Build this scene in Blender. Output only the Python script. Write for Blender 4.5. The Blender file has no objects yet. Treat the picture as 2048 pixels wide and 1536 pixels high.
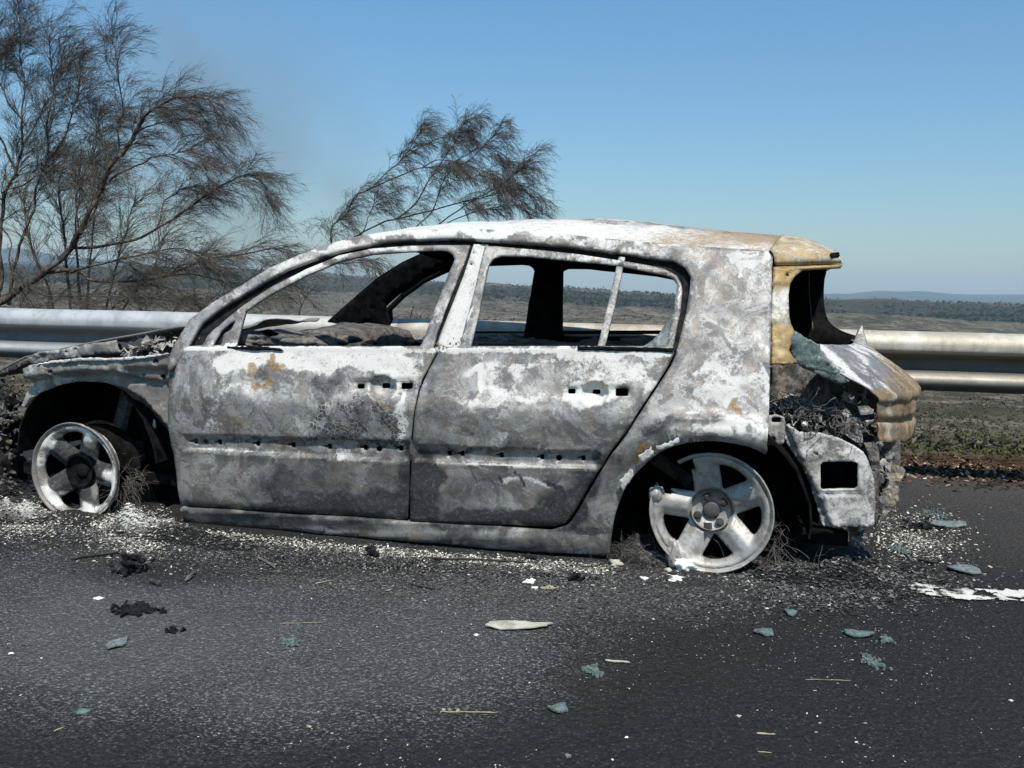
import bpy, bmesh, math, random
import numpy as np
from mathutils import Vector, Matrix
from mathutils.geometry import delaunay_2d_cdt
R = math.radians
C = bpy.context.scene.collection
scn = bpy.context.scene
rng = np.random.default_rng(7)
random.seed(7)

# ------------------------------------------------------------------ camera, sky, sun, exposure
F = 1800.0                       # focal length in photo pixels (photo 2048 x 1536)
EYE = np.array([0, 0, 1.0])
PITCH = math.atan(193 / F); ROLL = 0.020
fwd = np.array([0, math.cos(PITCH), -math.sin(PITCH)])
up0 = np.array([0, math.sin(PITCH), math.cos(PITCH)]); r0 = np.array([1.0, 0, 0])
right = r0 * math.cos(ROLL) + up0 * math.sin(ROLL)
up = -r0 * math.sin(ROLL) + up0 * math.cos(ROLL)
cam = bpy.data.cameras.new('camera'); camo = bpy.data.objects.new('camera', cam); C.objects.link(camo)
M = Matrix.Identity(4)
for i in range(3):
    M[i][0] = right[i]; M[i][1] = up[i]; M[i][2] = -fwd[i]; M[i][3] = EYE[i]
camo.matrix_world = M
cam.sensor_width = 36; cam.lens = 36 * F / 2048; cam.clip_start = 0.05; cam.clip_end = 60000
scn.camera = camo

SUN_EL = R(57); sun_h = np.array([0.15, -0.995]); sun_h /= np.linalg.norm(sun_h)
world = bpy.data.worlds.new('World'); scn.world = world; world.use_nodes = True
wt = world.node_tree; wt.nodes.clear()
sky = wt.nodes.new('ShaderNodeTexSky'); sky.sky_type = 'NISHITA'; sky.sun_disc = False
sky.sun_elevation = SUN_EL; sky.sun_rotation = math.atan2(sun_h[0], sun_h[1])
sky.air_density = 1.3; sky.dust_density = 0.6; sky.ozone_density = 2.2; sky.altitude = 400
bg = wt.nodes.new('ShaderNodeBackground'); bg.inputs[1].default_value = 0.092
wo = wt.nodes.new('ShaderNodeOutputWorld')
tcw = wt.nodes.new('ShaderNodeTexCoord'); spw = wt.nodes.new('ShaderNodeSeparateXYZ'); wt.links.new(tcw.outputs['Generated'], spw.inputs[0])
mrw = wt.nodes.new('ShaderNodeMapRange'); mrw.inputs[1].default_value = 0.0; mrw.inputs[2].default_value = 0.35; wt.links.new(spw.outputs[2], mrw.inputs[0])
tnw = wt.nodes.new('ShaderNodeMix'); tnw.data_type = 'RGBA'; tnw.inputs[6].default_value = (.71, .84, .99, 1); tnw.inputs[7].default_value = (.74, 1.15, 1.33, 1); wt.links.new(mrw.outputs[0], tnw.inputs[0])
mlw = wt.nodes.new('ShaderNodeMix'); mlw.data_type = 'RGBA'; mlw.blend_type = 'MULTIPLY'; mlw.inputs[0].default_value = 1.0
wt.links.new(sky.outputs[0], mlw.inputs[6]); wt.links.new(tnw.outputs[2], mlw.inputs[7]); wt.links.new(mlw.outputs[2], bg.inputs[0]); wt.links.new(bg.outputs[0], wo.inputs[0])
sl = bpy.data.lights.new('sun', 'SUN'); sl.energy = 4.9; sl.angle = R(0.5); sl.color = (1, 0.95, 0.88)
so = bpy.data.objects.new('sun', sl); C.objects.link(so)
sdir = Vector((sun_h[0] * math.cos(SUN_EL), sun_h[1] * math.cos(SUN_EL), math.sin(SUN_EL)))
so.rotation_euler = sdir.to_track_quat('Z', 'Y').to_euler(); so.location = (3, -6, 9)
vs = scn.view_settings; vs.view_transform = 'Standard'; vs.look = 'None'; vs.exposure = 0.12; vs.gamma = 1
vs.use_curve_mapping = False
scn.cycles.max_bounces = 6; scn.cycles.volume_bounces = 0

# ------------------------------------------------------------------ measuring helpers (photo measurements -> metres)
def ray(px, py):
    px = np.asarray(px, float); py = np.asarray(py, float)
    a = (px - 1024) / F; b = -(py - 768) / F
    return fwd + a[..., None] * right + b[..., None] * up
def G(px, py, z=0.0):            # point on the ground
    d = ray(px, py); t = (z - EYE[2]) / d[..., 2]
    for _ in range(4): t = (z + gz((d * t[..., None])[..., 0]) - EYE[2]) / d[..., 2]
    return EYE + d * t[..., None]
def gz(x): return .014 * np.minimum(np.asarray(x, float) - .7, 0)      # the road falls slightly to the left
def AT(px, py, Y):               # point at forward distance Y
    d = ray(px, py); t = np.asarray(Y, float) / d[..., 1]
    return EYE + d * t[..., None]
TH = R(15.5)
cu = np.array([math.cos(TH), -math.sin(TH), 0]); cw = np.array([math.sin(TH), math.cos(TH), 0])
P0 = G(1422, 1140) - cw * 0.07
def toworld(p): p = np.asarray(p, float); return P0 + p[..., 0:1] * cu + p[..., 1:2] * cw + p[..., 2:3] * np.array([0, 0, 1.])
def tolocal(q): q = np.asarray(q, float) - P0; return np.stack([q @ cu, q @ cw, q[..., 2]], -1)
def P(px, py, w):                # point at lateral depth w of the car (0 = near flank)
    d = ray(px, py); t = (np.asarray(w, float) - (EYE - P0) @ cw) / (d @ cw)
    return tolocal(EYE + d * t[..., None])
ZS = [-.05, 0, .05, .14, .34, .53, .56, .74, .78, 1.0, 1.15, 1.3]
WS = [.10, .075, .048, .026, -.006, -.042, -.039, .030, .042, .13, .195, .28]
def WSIDE(u, z):
    w = np.interp(z, ZS, WS)
    w = w + np.where(u < -2.1, 0.16 * ((-2.1 - u) / 0.9) ** 2, 0) + np.where(u > 0.15, 0.35 * ((u - .15) / .6) ** 2, 0)
    return w
def S(px, py, off=0.0):          # point on the bowed flank of the car
    w = np.zeros_like(np.asarray(px, float))
    for _ in range(12):
        q = P(px, py, w); w = WSIDE(q[..., 0], q[..., 2])
    return P(px, py, w + off)
WID = 1.70

# ------------------------------------------------------------------ object helpers
def tag(o, label=None, cat=None, group=None, kind=None):
    if label: o['label'] = label
    if cat: o['category'] = cat
    if group: o['group'] = group
    if kind: o['kind'] = kind
    return o
def link(name, me, mat=None, parent=None):
    o = bpy.data.objects.new(name, me); C.objects.link(o)
    if mat: me.materials.append(mat)
    if parent: o.parent = parent
    return o
def mesh(name, V, Fc, mat=None, parent=None, smooth=True, attr=None):
    me = bpy.data.meshes.new(name)
    me.from_pydata([tuple(map(float, v)) for v in V], [], [tuple(int(i) for i in f) for f in Fc])
    if smooth: me.polygons.foreach_set('use_smooth', [True] * len(me.polygons))
    if attr is not None:
        a = me.attributes.new('burn', 'FLOAT_COLOR', 'POINT'); a.data.foreach_set('color', np.asarray(attr, np.float32).ravel())
    me.update()
    return link(name, me, mat, parent)
def fastmesh(name, V, Q, mat=None, parent=None, smooth=False, attr=None):   # uniform polygon size
    V = np.asarray(V, np.float32); Q = np.asarray(Q, np.int32); k = Q.shape[1]
    me = bpy.data.meshes.new(name); me.vertices.add(len(V)); me.vertices.foreach_set('co', V.ravel())
    me.loops.add(Q.size); me.loops.foreach_set('vertex_index', Q.ravel())
    me.polygons.add(len(Q)); me.polygons.foreach_set('loop_start', np.arange(len(Q), dtype=np.int32) * k)
    me.polygons.foreach_set('use_smooth', [smooth] * len(Q))
    if attr is not None:
        a = me.attributes.new('burn', 'FLOAT_COLOR', 'POINT'); a.data.foreach_set('color', np.asarray(attr, np.float32).ravel())
    me.update(calc_edges=True); me.validate()
    return link(name, me, mat, parent)
def empty(name, loc=(0, 0, 0), rz=0):
    o = bpy.data.objects.new(name, None); C.objects.link(o); o.location = loc; o.rotation_euler = (0, 0, rz)
    o.empty_display_size = .1; return o
def solid(o, t, off=-1):
    m = o.modifiers.new('thick', 'SOLIDIFY'); m.thickness = t; m.offset = off; return o
def noise1(x, seed=0, oct=4):    # cheap 1-D value noise
    x = np.asarray(x, float); out = 0
    for k in range(oct):
        g = np.random.default_rng(seed + k * 17).random(4096) * 2 - 1
        xx = x * 2 ** k; i = np.floor(xx).astype(int); f = xx - i; f = f * f * (3 - 2 * f)
        out = out + (g[i % 4096] * (1 - f) + g[(i + 1) % 4096] * f) / 2 ** k
    return out
def noise2(x, y, seed=0, oct=4):
    x = np.asarray(x, float); y = np.asarray(y, float); out = 0
    for k in range(oct):
        g = np.random.default_rng(seed + k * 31).random((256, 256)) * 2 - 1
        X = x * 2 ** k; Y = y * 2 ** k; i = np.floor(X).astype(int); j = np.floor(Y).astype(int)
        f = X - i; h = Y - j; f = f * f * (3 - 2 * f); h = h * h * (3 - 2 * h); i %= 256; j %= 256
        out = out + ((g[i, j] * (1 - f) + g[(i + 1) % 256, j] * f) * (1 - h) + (g[i, (j + 1) % 256] * (1 - f) + g[(i + 1) % 256, (j + 1) % 256] * f) * h) / 2 ** k
    return out
def inside(poly, x, y):
    poly = np.asarray(poly, float); c = np.zeros(len(x), bool); n = len(poly)
    for i in range(n):
        x1, y1 = poly[i]; x2, y2 = poly[i - 1]
        m = (y1 > y) != (y2 > y)
        with np.errstate(divide='ignore', invalid='ignore'):
            c ^= m & (x < (x2 - x1) * (y - y1) / (y2 - y1 if y2 != y1 else 1e-9) + x1)
    return c
def resample(poly, step, closed=True, jag=0, seed=0):
    poly = [np.array(p, float) for p in poly]; out = []
    n = len(poly)
    for i in range(n if closed else n - 1):
        a = poly[i]; b = poly[(i + 1) % n]; k = max(1, int(round(np.linalg.norm(b - a) / step)))
        for j in range(k): out.append(a + (b - a) * j / k)
    if not closed: out.append(poly[-1])
    out = np.array(out)
    if jag:
        r = np.random.default_rng(seed + 5); out = out + r.normal(0, jag, out.shape)
    return out
def smoothpoly(pts, closed=False, n=6):   # Catmull-Rom through the points
    p = [np.array(q, float) for q in pts]; out = []; m = len(p)
    for i in range(m if closed else m - 1):
        a = p[(i - 1) % m] if closed or i > 0 else p[0]; b = p[i]; c = p[(i + 1) % m]
        d = p[(i + 2) % m] if closed or i + 2 < m else p[-1]
        for j in range(n):
            t = j / n
            out.append(.5 * ((2 * b) + (c - a) * t + (2 * a - 5 * b + 4 * c - d) * t * t + (3 * b - a - 3 * c + d) * t ** 3))
    if not closed: out.append(p[-1])
    return np.array(out)
def tri2d(outer, holes=(), step=8, loops=()):
    """outer / holes: resampled (n,2). returns points, triangles with a fine inner grid"""
    V = []; E = []
    for L in [outer] + list(holes) + list(loops):
        b = len(V); V += [tuple(q) for q in L]; n = len(L); E += [(b + i, b + (i + 1) % n) for i in range(n)]
    B = np.array(V); lo = B.min(0); hi = B.max(0)
    gx = np.arange(lo[0] + step * .5, hi[0], step); gy = np.arange(lo[1] + step * .5, hi[1], step)
    X, Y = np.meshgrid(gx, gy); X = X + (np.arange(len(gy))[:, None] % 2) * step * .5
    X = X.ravel(); Y = Y.ravel(); k = inside(outer, X, Y)
    for h in holes: k &= ~inside(h, X, Y)
    X = X[k]; Y = Y[k]
    if len(X):
        keep = np.ones(len(X), bool)
        for i in range(0, len(X), 2000):
            d = ((X[i:i + 2000, None] - B[None, :, 0]) ** 2 + (Y[i:i + 2000, None] - B[None, :, 1]) ** 2).min(1)
            keep[i:i + 2000] = d > (step * .45) ** 2
        V += list(zip(X[keep], Y[keep]))
    r = delaunay_2d_cdt([Vector((float(a), float(b))) for a, b in V], E, [], 0, 1e-6)
    pv = np.array([(v.x, v.y) for v in r[0]]); T = np.array([t for t in r[2] if len(t) == 3])
    c = pv[T].mean(1); k = inside(outer, c[:, 0], c[:, 1])
    for h in holes: k &= ~inside(h, c[:, 0], c[:, 1])
    T = T[k]; a = pv[T]
    ar = (a[:, 1, 0] - a[:, 0, 0]) * (a[:, 2, 1] - a[:, 0, 1]) - (a[:, 1, 1] - a[:, 0, 1]) * (a[:, 2, 0] - a[:, 0, 0])
    T[ar < 0] = T[ar < 0][:, ::-1]
    lg = np.max([np.linalg.norm(a[:, i] - a[:, i - 1], axis=1) for i in range(3)], 0); T = T[np.abs(ar) / lg > .25]     # drop slivers on the outline
    return pv, T
# soot / ash / ochre / crackle stains, plus painted groove shade: (x, y, rx, ry, channel, amount), measured on the photo
BL = [
 (640,722,230,24,0,.75),(470,745,50,55,0,.4),(790,745,60,45,0,.7),(440,830,25,60,0,.2),(800,855,14,70,0,.7),(500,860,30,40,0,.1),
 (600,800,260,40,0,.15),(620,850,60,40,0,.25),(690,905,100,9,0,.35),(470,885,90,14,1,.2),
 (660,768,55,26,1,.55),(740,770,20,20,1,.1),(620,965,110,50,1,.6),(520,965,30,40,1,.35),(680,1012,200,22,1,.7),(775,960,40,60,1,.5),(700,960,40,30,0,.12),(600,1025,260,14,1,.7),
 (720,845,95,42,1,.15),(560,820,60,30,1,.15),(700,880,130,8,1,.35),(580,877,240,5,1,.5),  # thin strips at the end paint shade along the front groove's top edge
 (506,735,13,22,2,.8),(548,738,12,26,2,.8),(520,772,26,12,2,.8),(528,742,22,20,1,.6),(535,770,12,14,1,.5),(470,840,14,34,2,.25),(500,848,22,40,2,.35),(781,812,16,11,2,.7),(560,890,40,8,2,.7),(585,870,40,10,2,.4),(620,800,20,6,2,.4),
 (705,845,95,48,3,1),(528,745,26,26,3,.3),(650,775,50,30,3,.5),(760,870,60,40,3,.8),
 (905,740,42,36,1,.3),(880,790,50,40,1,.35),(870,850,30,40,1,.3),(930,850,70,30,1,.2),(1080,860,60,22,1,.3),(1150,875,60,14,1,.45),
 (850,970,40,70,1,.9),(930,985,90,45,1,.45),(980,975,60,30,0,.1),(1000,1032,170,18,1,.9),(1120,1020,60,45,1,.95),(1170,960,40,30,1,.5),(1240,880,20,60,1,.25),(1210,930,16,30,1,.4),(900,905,80,12,1,.6),(1000,895,140,7,1,.6),  # last strip paints shade along the rear door groove's top edge
 (1090,960,90,26,0,.12),(1010,770,60,30,0,.35),(1200,740,90,40,0,.45),(1190,790,60,24,0,.85),(960,775,18,50,0,.4),(1000,735,120,18,0,.3),(1080,800,120,14,0,.35),(1040,860,110,40,0,.15),(1290,745,22,60,0,.45),
 (940,860,90,40,3,.25),(1060,850,90,40,2,.12),(1110,830,60,25,2,.15),
 (1470,620,70,110,1,.12),(1460,760,90,60,0,.55),(1420,800,70,30,0,.4),(1480,855,60,26,0,.95),(1400,862,70,16,0,.7),(1535,700,8,220,0,.5),(1500,520,60,14,0,.6),(1480,540,12,12,0,.8),
 (1340,850,60,22,1,.45),(1260,940,30,40,1,.1),(1488,804,16,9,2,.85),(1275,905,22,26,2,1.0),(1290,880,20,14,2,.5),(1490,858,14,14,1,.5),(1440,880,90,8,1,.35),(1400,895,70,6,0,.7),
 (900,463,260,14,0,.9),(1250,482,200,14,0,.6),(560,535,120,30,0,.45),(450,600,60,40,0,.35),
 (900,640,40,90,0,.35),(960,590,30,120,0,.25),(1180,513,180,14,0,.6),(1180,700,170,5,0,.8),(600,697,240,5,0,.9),
 (1000,1080,220,22,1,.28),(600,1050,260,18,1,.5),(1180,1060,50,50,1,.2),(1190,1010,30,60,1,.1),(1170,1100,60,14,0,.1),
 (850,500,8,8,1,.3),(700,500,140,10,0,.8),(620,540,60,14,0,.7),
]
# long curved stains: (points, half width, channel, amount)
SK = [
 ([(373, 697), (560, 698), (870, 701)], 4.5, 0, 1.1), ([(885, 701), (1100, 702), (1342, 707)], 4.5, 0, 1.1), ([(378, 899), (560, 909), (800, 922)], 2.2, 0, .7), ([(828, 921), (1000, 929), (1180, 935)], 2.2, 0, .7),
 ([(830, 880), (828, 1000), (850, 1036), (1000, 1046), (1110, 1048), (1158, 1000), (1215, 905)], 26, 1, .75), ([(360, 1008), (600, 1020), (812, 1034)], 13, 1, .7), ([(808, 905), (806, 1030)], 12, 1, .6), ([(833, 720), (828, 800), (826, 880)], 8, 1, .25),
 ([(840, 880), (860, 820), (855, 770), (880, 720)], 12, 1, .30), ([(1050, 838), (1110, 850), (1180, 842), (1230, 800)], 15, 1, .45), ([(860, 795), (930, 815), (1010, 800)], 12, 1, .35), ([(1330, 720), (1280, 800), (1200, 905)], 5, 0, .55),
 ([(880, 772), (925, 752), (965, 722)], 7, 0, .9), ([(966, 712), (960, 760), (958, 800)], 5, 0, .9), ([(902, 790), (930, 805), (975, 806), (1040, 800), (1100, 796)], 6, 0, .75), ([(985, 735), (1060, 728), (1110, 718), (1180, 712), (1250, 712), (1285, 735)], 7, 0, .7),
 ([(985, 735), (988, 770), (1010, 790)], 6, 0, .5), ([(1110, 735), (1115, 770), (1150, 790)], 5, 1, .35), ([(1285, 735), (1250, 758), (1190, 765)], 6, 0, .5), ([(1250, 812), (1262, 840), (1235, 880), (1190, 895)], 7, 1, .4), ([(860, 890), (900, 860), (960, 880), (1040, 872)], 8, 0, .35),
 ([(1000, 965), (1050, 955), (1120, 985), (1150, 1000)], 4, 0, .55), ([(1030, 945), (1045, 960), (1048, 975)], 3, 1, 1.2), ([(1085, 958), (1110, 972), (1125, 985)], 5, 1, 1.2), ([(1000, 950), (1002, 965)], 3, 1, 1.0),
 ([(1392, 700), (1430, 712), (1455, 690), (1500, 676), (1528, 690)], 5, 0, .8), ([(1380, 745), (1430, 735), (1470, 760), (1520, 752)], 7, 0, .7), ([(1360, 800), (1400, 780), (1450, 790), (1500, 775)], 7, 1, .35), ([(1425, 515), (1470, 512), (1515, 506)], 4, 0, .9),
 ([(1505, 528), (1512, 560), (1525, 585)], 6, 0, 1.0), ([(1236, 940), (1270, 885), (1330, 842), (1400, 832), (1450, 842)], 13, 1, .50), ([(1300, 850), (1400, 822), (1490, 838)], 4, 0, .6), ([(1400, 600), (1430, 560), (1480, 590), (1500, 640)], 22, 1, .16),
 ([(800, 790), (813, 830), (808, 868), (780, 884)], 7, 0, .8), ([(700, 760), (640, 790), (560, 800)], 7, 0, .35), ([(470, 775), (430, 800), (420, 850), (450, 868)], 9, 0, .35), ([(400, 705), (395, 760), (402, 800), (404, 850)], 5, 1, .65), ([(560, 935), (545, 975), (560, 1005)], 9, 1, .5),
 ([(640, 1000), (720, 990), (800, 1000)], 12, 1, .4), ([(360, 760), (350, 840), (362, 930)], 10, 2, .10), ([(560, 905), (700, 912), (780, 918)], 3, 1, .4), ([(420, 720), (470, 712), (560, 715)], 10, 0, .5),
 ([(1000, 470), (1200, 484), (1400, 500)], 3, 1, .3), ([(395, 640), (470, 585), (560, 533), (660, 495)], 5, 1, .25), ([(1240, 1085), (1180, 1095), (1050, 1085), (880, 1072)], 9, 1, .4),
]
def seg_d(px, py, pts):
    d = np.full(px.shape, 1e9); p = smoothpoly(pts, n=5) if len(pts) > 2 else np.array(pts, float)
    for a, b in zip(p[:-1], p[1:]):
        v = b - a; t = np.clip(((px - a[0]) * v[0] + (py - a[1]) * v[1]) / (v @ v + 1e-9), 0, 1); d = np.minimum(d, np.hypot(px - a[0] - t * v[0], py - a[1] - t * v[1]))
    return d
def burn(px, py, base=(.0, .0, .0, .0), gain=1.0):
    a = np.zeros((len(px), 4)); a[:] = base; a[:, 1] += .06 * np.clip((py - 905) / 90, 0, 1) * (py < 1040) * (px < 1300) * (px > 430)
    wx = px + 20 * noise2(px / 34, py / 34, 3); wy = py + 15 * noise2(px / 34, py / 34, 9)
    for x, y, rx, ry, c, s in BL:
        d = ((wx - x) / rx) ** 2 + ((wy - y) / ry) ** 2
        a[:, c] += s * gain * np.clip(1.35 - d, 0, 1) * np.clip(1.35 - d, 0, 1) ** .2
    for pts, hw, c, am in SK:
        k = hw < 5; d = seg_d(px if k else px * .6 + wx * .4, py if k else py * .6 + wy * .4, pts)
        a[:, c] += am * (.62 if c == 0 and hw > 4.6 else 1) * np.clip(1.3 - d / hw, 0, 1) * (1 if k else (.75 + .5 * noise2(px / 18, py / 18, 61)))
    return np.clip(a, 0, 1.5)
def panel(name, outer, holes=(), mat=None, parent=None, step=8, off=0, relief=None, w=None, thick=.012, base=(0, 0, 0, 0), jag=0, mirror=False, blobs=True, bstep=None, warp=0, loops=(), zs=1.0):
    bs = bstep or step
    O = resample(outer, bs, jag=jag); H = [resample(h, min(bs, 5)) for h in holes]
    pv, T = tri2d(O, H, step, [resample(l, 4) for l in loops])
    x, y = pv[:, 0], pv[:, 1]
    L = S(x, y, off) if w is None else P(x, y, w(x, y) if callable(w) else np.full(len(x), float(w)))
    if relief is not None: L[:, 1] += relief(x, y)
    if warp: L[:, 1] += warp * noise2(x / 25, y / 25, len(name))
    if mirror: L[:, 1] = WID - L[:, 1]; L[:, 2] -= (1 - zs) * .7 * np.clip((1.05 - L[:, 2]) / .25, 0, 1)
    A = base(x, y) if callable(base) else burn(x, y, base) if blobs else np.tile(np.array(base, float), (len(x), 1))
    T2 = T if mirror else T[:, ::-1]
    # faces should look outwards (towards -w on the near side)
    o = fastmesh(name, L, T2, mat, parent, True, A)
    n = o.data.polygons[0].normal
    s = sum(p.normal[1] for p in list(o.data.polygons)[:400:7])
    if (s > 0) != mirror:
        o.data.flip_normals()
    if thick: solid(o, thick)
    return o
def sweep(pts, rad, k=6, closed=False):
    """tube along pts -> V, Q"""
    pts = np.asarray(pts, float); n = len(pts); rad = np.broadcast_to(rad, n)
    t = np.gradient(pts, axis=0); t /= np.linalg.norm(t, axis=1)[:, None] + 1e-9
    ref = np.array([0.13, 0.21, .97]); ref2 = np.array([.9, .1, .2])
    V = []
    for i in range(n):
        a = np.cross(t[i], ref)
        if np.linalg.norm(a) < .25: a = np.cross(t[i], ref2)
        a /= np.linalg.norm(a); b = np.cross(t[i], a)
        for j in range(k):
            g = 2 * math.pi * j / k; V.append(pts[i] + rad[i] * (a * math.cos(g) + b * math.sin(g)))
    Q = [(i * k + j, i * k + (j + 1) % k, (i + 1) * k + (j + 1) % k, (i + 1) * k + j) for i in range(n - 1) for j in range(k)]
    Q += [tuple([j for j in range(k)][::-1]), tuple((n - 1) * k + j for j in range(k))]
    return V, Q
class MB:
    def __init__(s): s.V = []; s.F = []
    def add(s, V, Q): b = len(s.V); s.V += [tuple(v) for v in V]; s.F += [tuple(i + b for i in q) for q in Q]; return s
    def tube(s, pts, r, k=6): return s.add(*sweep(pts, r, k))
    def box(s, lo, hi, rot=None, c=None):
        lo = np.array(lo, float); hi = np.array(hi, float)
        V = np.array([(lo[0] if i & 1 == 0 else hi[0], lo[1] if i & 2 == 0 else hi[1], lo[2] if i & 4 == 0 else hi[2]) for i in range(8)])
        if rot is not None:
            m = V.mean(0); V = (V - m) @ np.array(rot).T + m
        return s.add(V, [(0, 2, 3, 1), (4, 5, 7, 6), (0, 1, 5, 4), (2, 6, 7, 3), (0, 4, 6, 2), (1, 3, 7, 5)])
    def grid(s, A):                 # A (m,n,3)
        m, n, _ = A.shape
        return s.add(A.reshape(-1, 3), [(i * n + j, i * n + j + 1, (i + 1) * n + j + 1, (i + 1) * n + j) for i in range(m - 1) for j in range(n - 1)])
    def build(s, name, mat, parent=None, smooth=False, attr=None, bevel=0):
        o = mesh(name, s.V, s.F, mat, parent, smooth, None if attr is None else np.tile(np.array(attr, float), (len(s.V), 1)))
        if bevel:
            b = o.modifiers.new('bevel', 'BEVEL'); b.width = bevel; b.segments = 2
        return o

# ------------------------------------------------------------------ material helpers
class NT:
    def __init__(s, name):
        s.m = bpy.data.materials.new(name); s.m.use_nodes = True; s.t = s.m.node_tree; s.t.nodes.clear()
        s.out = s.t.nodes.new('ShaderNodeOutputMaterial'); s.b = s.t.nodes.new('ShaderNodeBsdfPrincipled')
        s.t.links.new(s.b.outputs[0], s.out.inputs[0]); s.tc = s.t.nodes.new('ShaderNodeTexCoord').outputs['Object']
    def put(s, sock, v):
        if hasattr(v, 'links') or isinstance(v, bpy.types.NodeSocket): s.t.links.new(v, sock)
        elif isinstance(v, (tuple, list)) and len(v) == 3 and sock.type == 'RGBA': sock.default_value = (*v, 1)
        else: sock.default_value = v
    def math(s, op, a, b=0.0, c=0.0, clamp=False):
        n = s.t.nodes.new('ShaderNodeMath'); n.operation = op; n.use_clamp = clamp
        for k, v in enumerate((a, b, c)): s.put(n.inputs[k], v)
        return n.outputs[0]
    def step(s, x, lo, hi):
        n = s.t.nodes.new('ShaderNodeMapRange'); n.interpolation_type = 'SMOOTHSTEP'
        s.put(n.inputs[0], x); n.inputs[1].default_value = lo; n.inputs[2].default_value = hi; return n.outputs[0]
    def map(s, scale=(1, 1, 1), loc=(0, 0, 0), src=None):
        n = s.t.nodes.new('ShaderNodeMapping'); s.t.links.new(src or s.tc, n.inputs[0])
        n.inputs['Scale'].default_value = scale; n.inputs['Location'].default_value = loc; return n.outputs[0]
    def noise(s, scale, detail=5, rough=.6, dist=0.0, src=None, seed=0.0):
        n = s.t.nodes.new('ShaderNodeTexNoise'); n.noise_dimensions = '4D'; s.t.links.new(src or s.tc, n.inputs['Vector'])
        n.inputs['W'].default_value = seed * 7.31
        n.inputs['Scale'].default_value = scale; n.inputs['Detail'].default_value = detail; n.inputs['Roughness'].default_value = rough
        n.inputs['Distortion'].default_value = dist; return n.outputs['Fac']
    def voro(s, scale, feature='F1', src=None, out='Distance', rnd=1.0):
        n = s.t.nodes.new('ShaderNodeTexVoronoi'); n.feature = feature; s.t.links.new(src or s.tc, n.inputs['Vector'])
        n.inputs['Scale'].default_value = scale; n.inputs['Randomness'].default_value = rnd; return n.outputs[out]
    def mix(s, f, a, b, mode='MIX'):
        n = s.t.nodes.new('ShaderNodeMix'); n.data_type = 'RGBA'; n.blend_type = mode; n.clamp_factor = True
        s.put(n.inputs[0], f); s.put(n.inputs[6], a); s.put(n.inputs[7], b); return n.outputs[2]
    def attr(s, name='burn'):
        n = s.t.nodes.new('ShaderNodeAttribute'); n.attribute_name = name
        q = s.t.nodes.new('ShaderNodeSeparateColor'); s.t.links.new(n.outputs['Color'], q.inputs[0])
        return q.outputs[0], q.outputs[1], q.outputs[2], n.outputs['Alpha'], n.outputs['Color']
    def bump(s, h, strength=.5, dist=.01, prev=None):
        n = s.t.nodes.new('ShaderNodeBump'); s.put(n.inputs['Height'], h); n.inputs['Strength'].default_value = strength
        n.inputs['Distance'].default_value = dist
        if prev: s.t.links.new(prev, n.inputs['Normal'])
        return n.outputs[0]
    def done(s, col, rough=.8, normal=None, metal=0.0, spec=.3):
        s.put(s.b.inputs['Base Color'], col); s.put(s.b.inputs['Roughness'], rough); s.put(s.b.inputs['Metallic'], metal)
        s.b.inputs['Specular IOR Level'].default_value = spec
        if normal: s.t.links.new(normal, s.b.inputs['Normal'])
        return s.m
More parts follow.
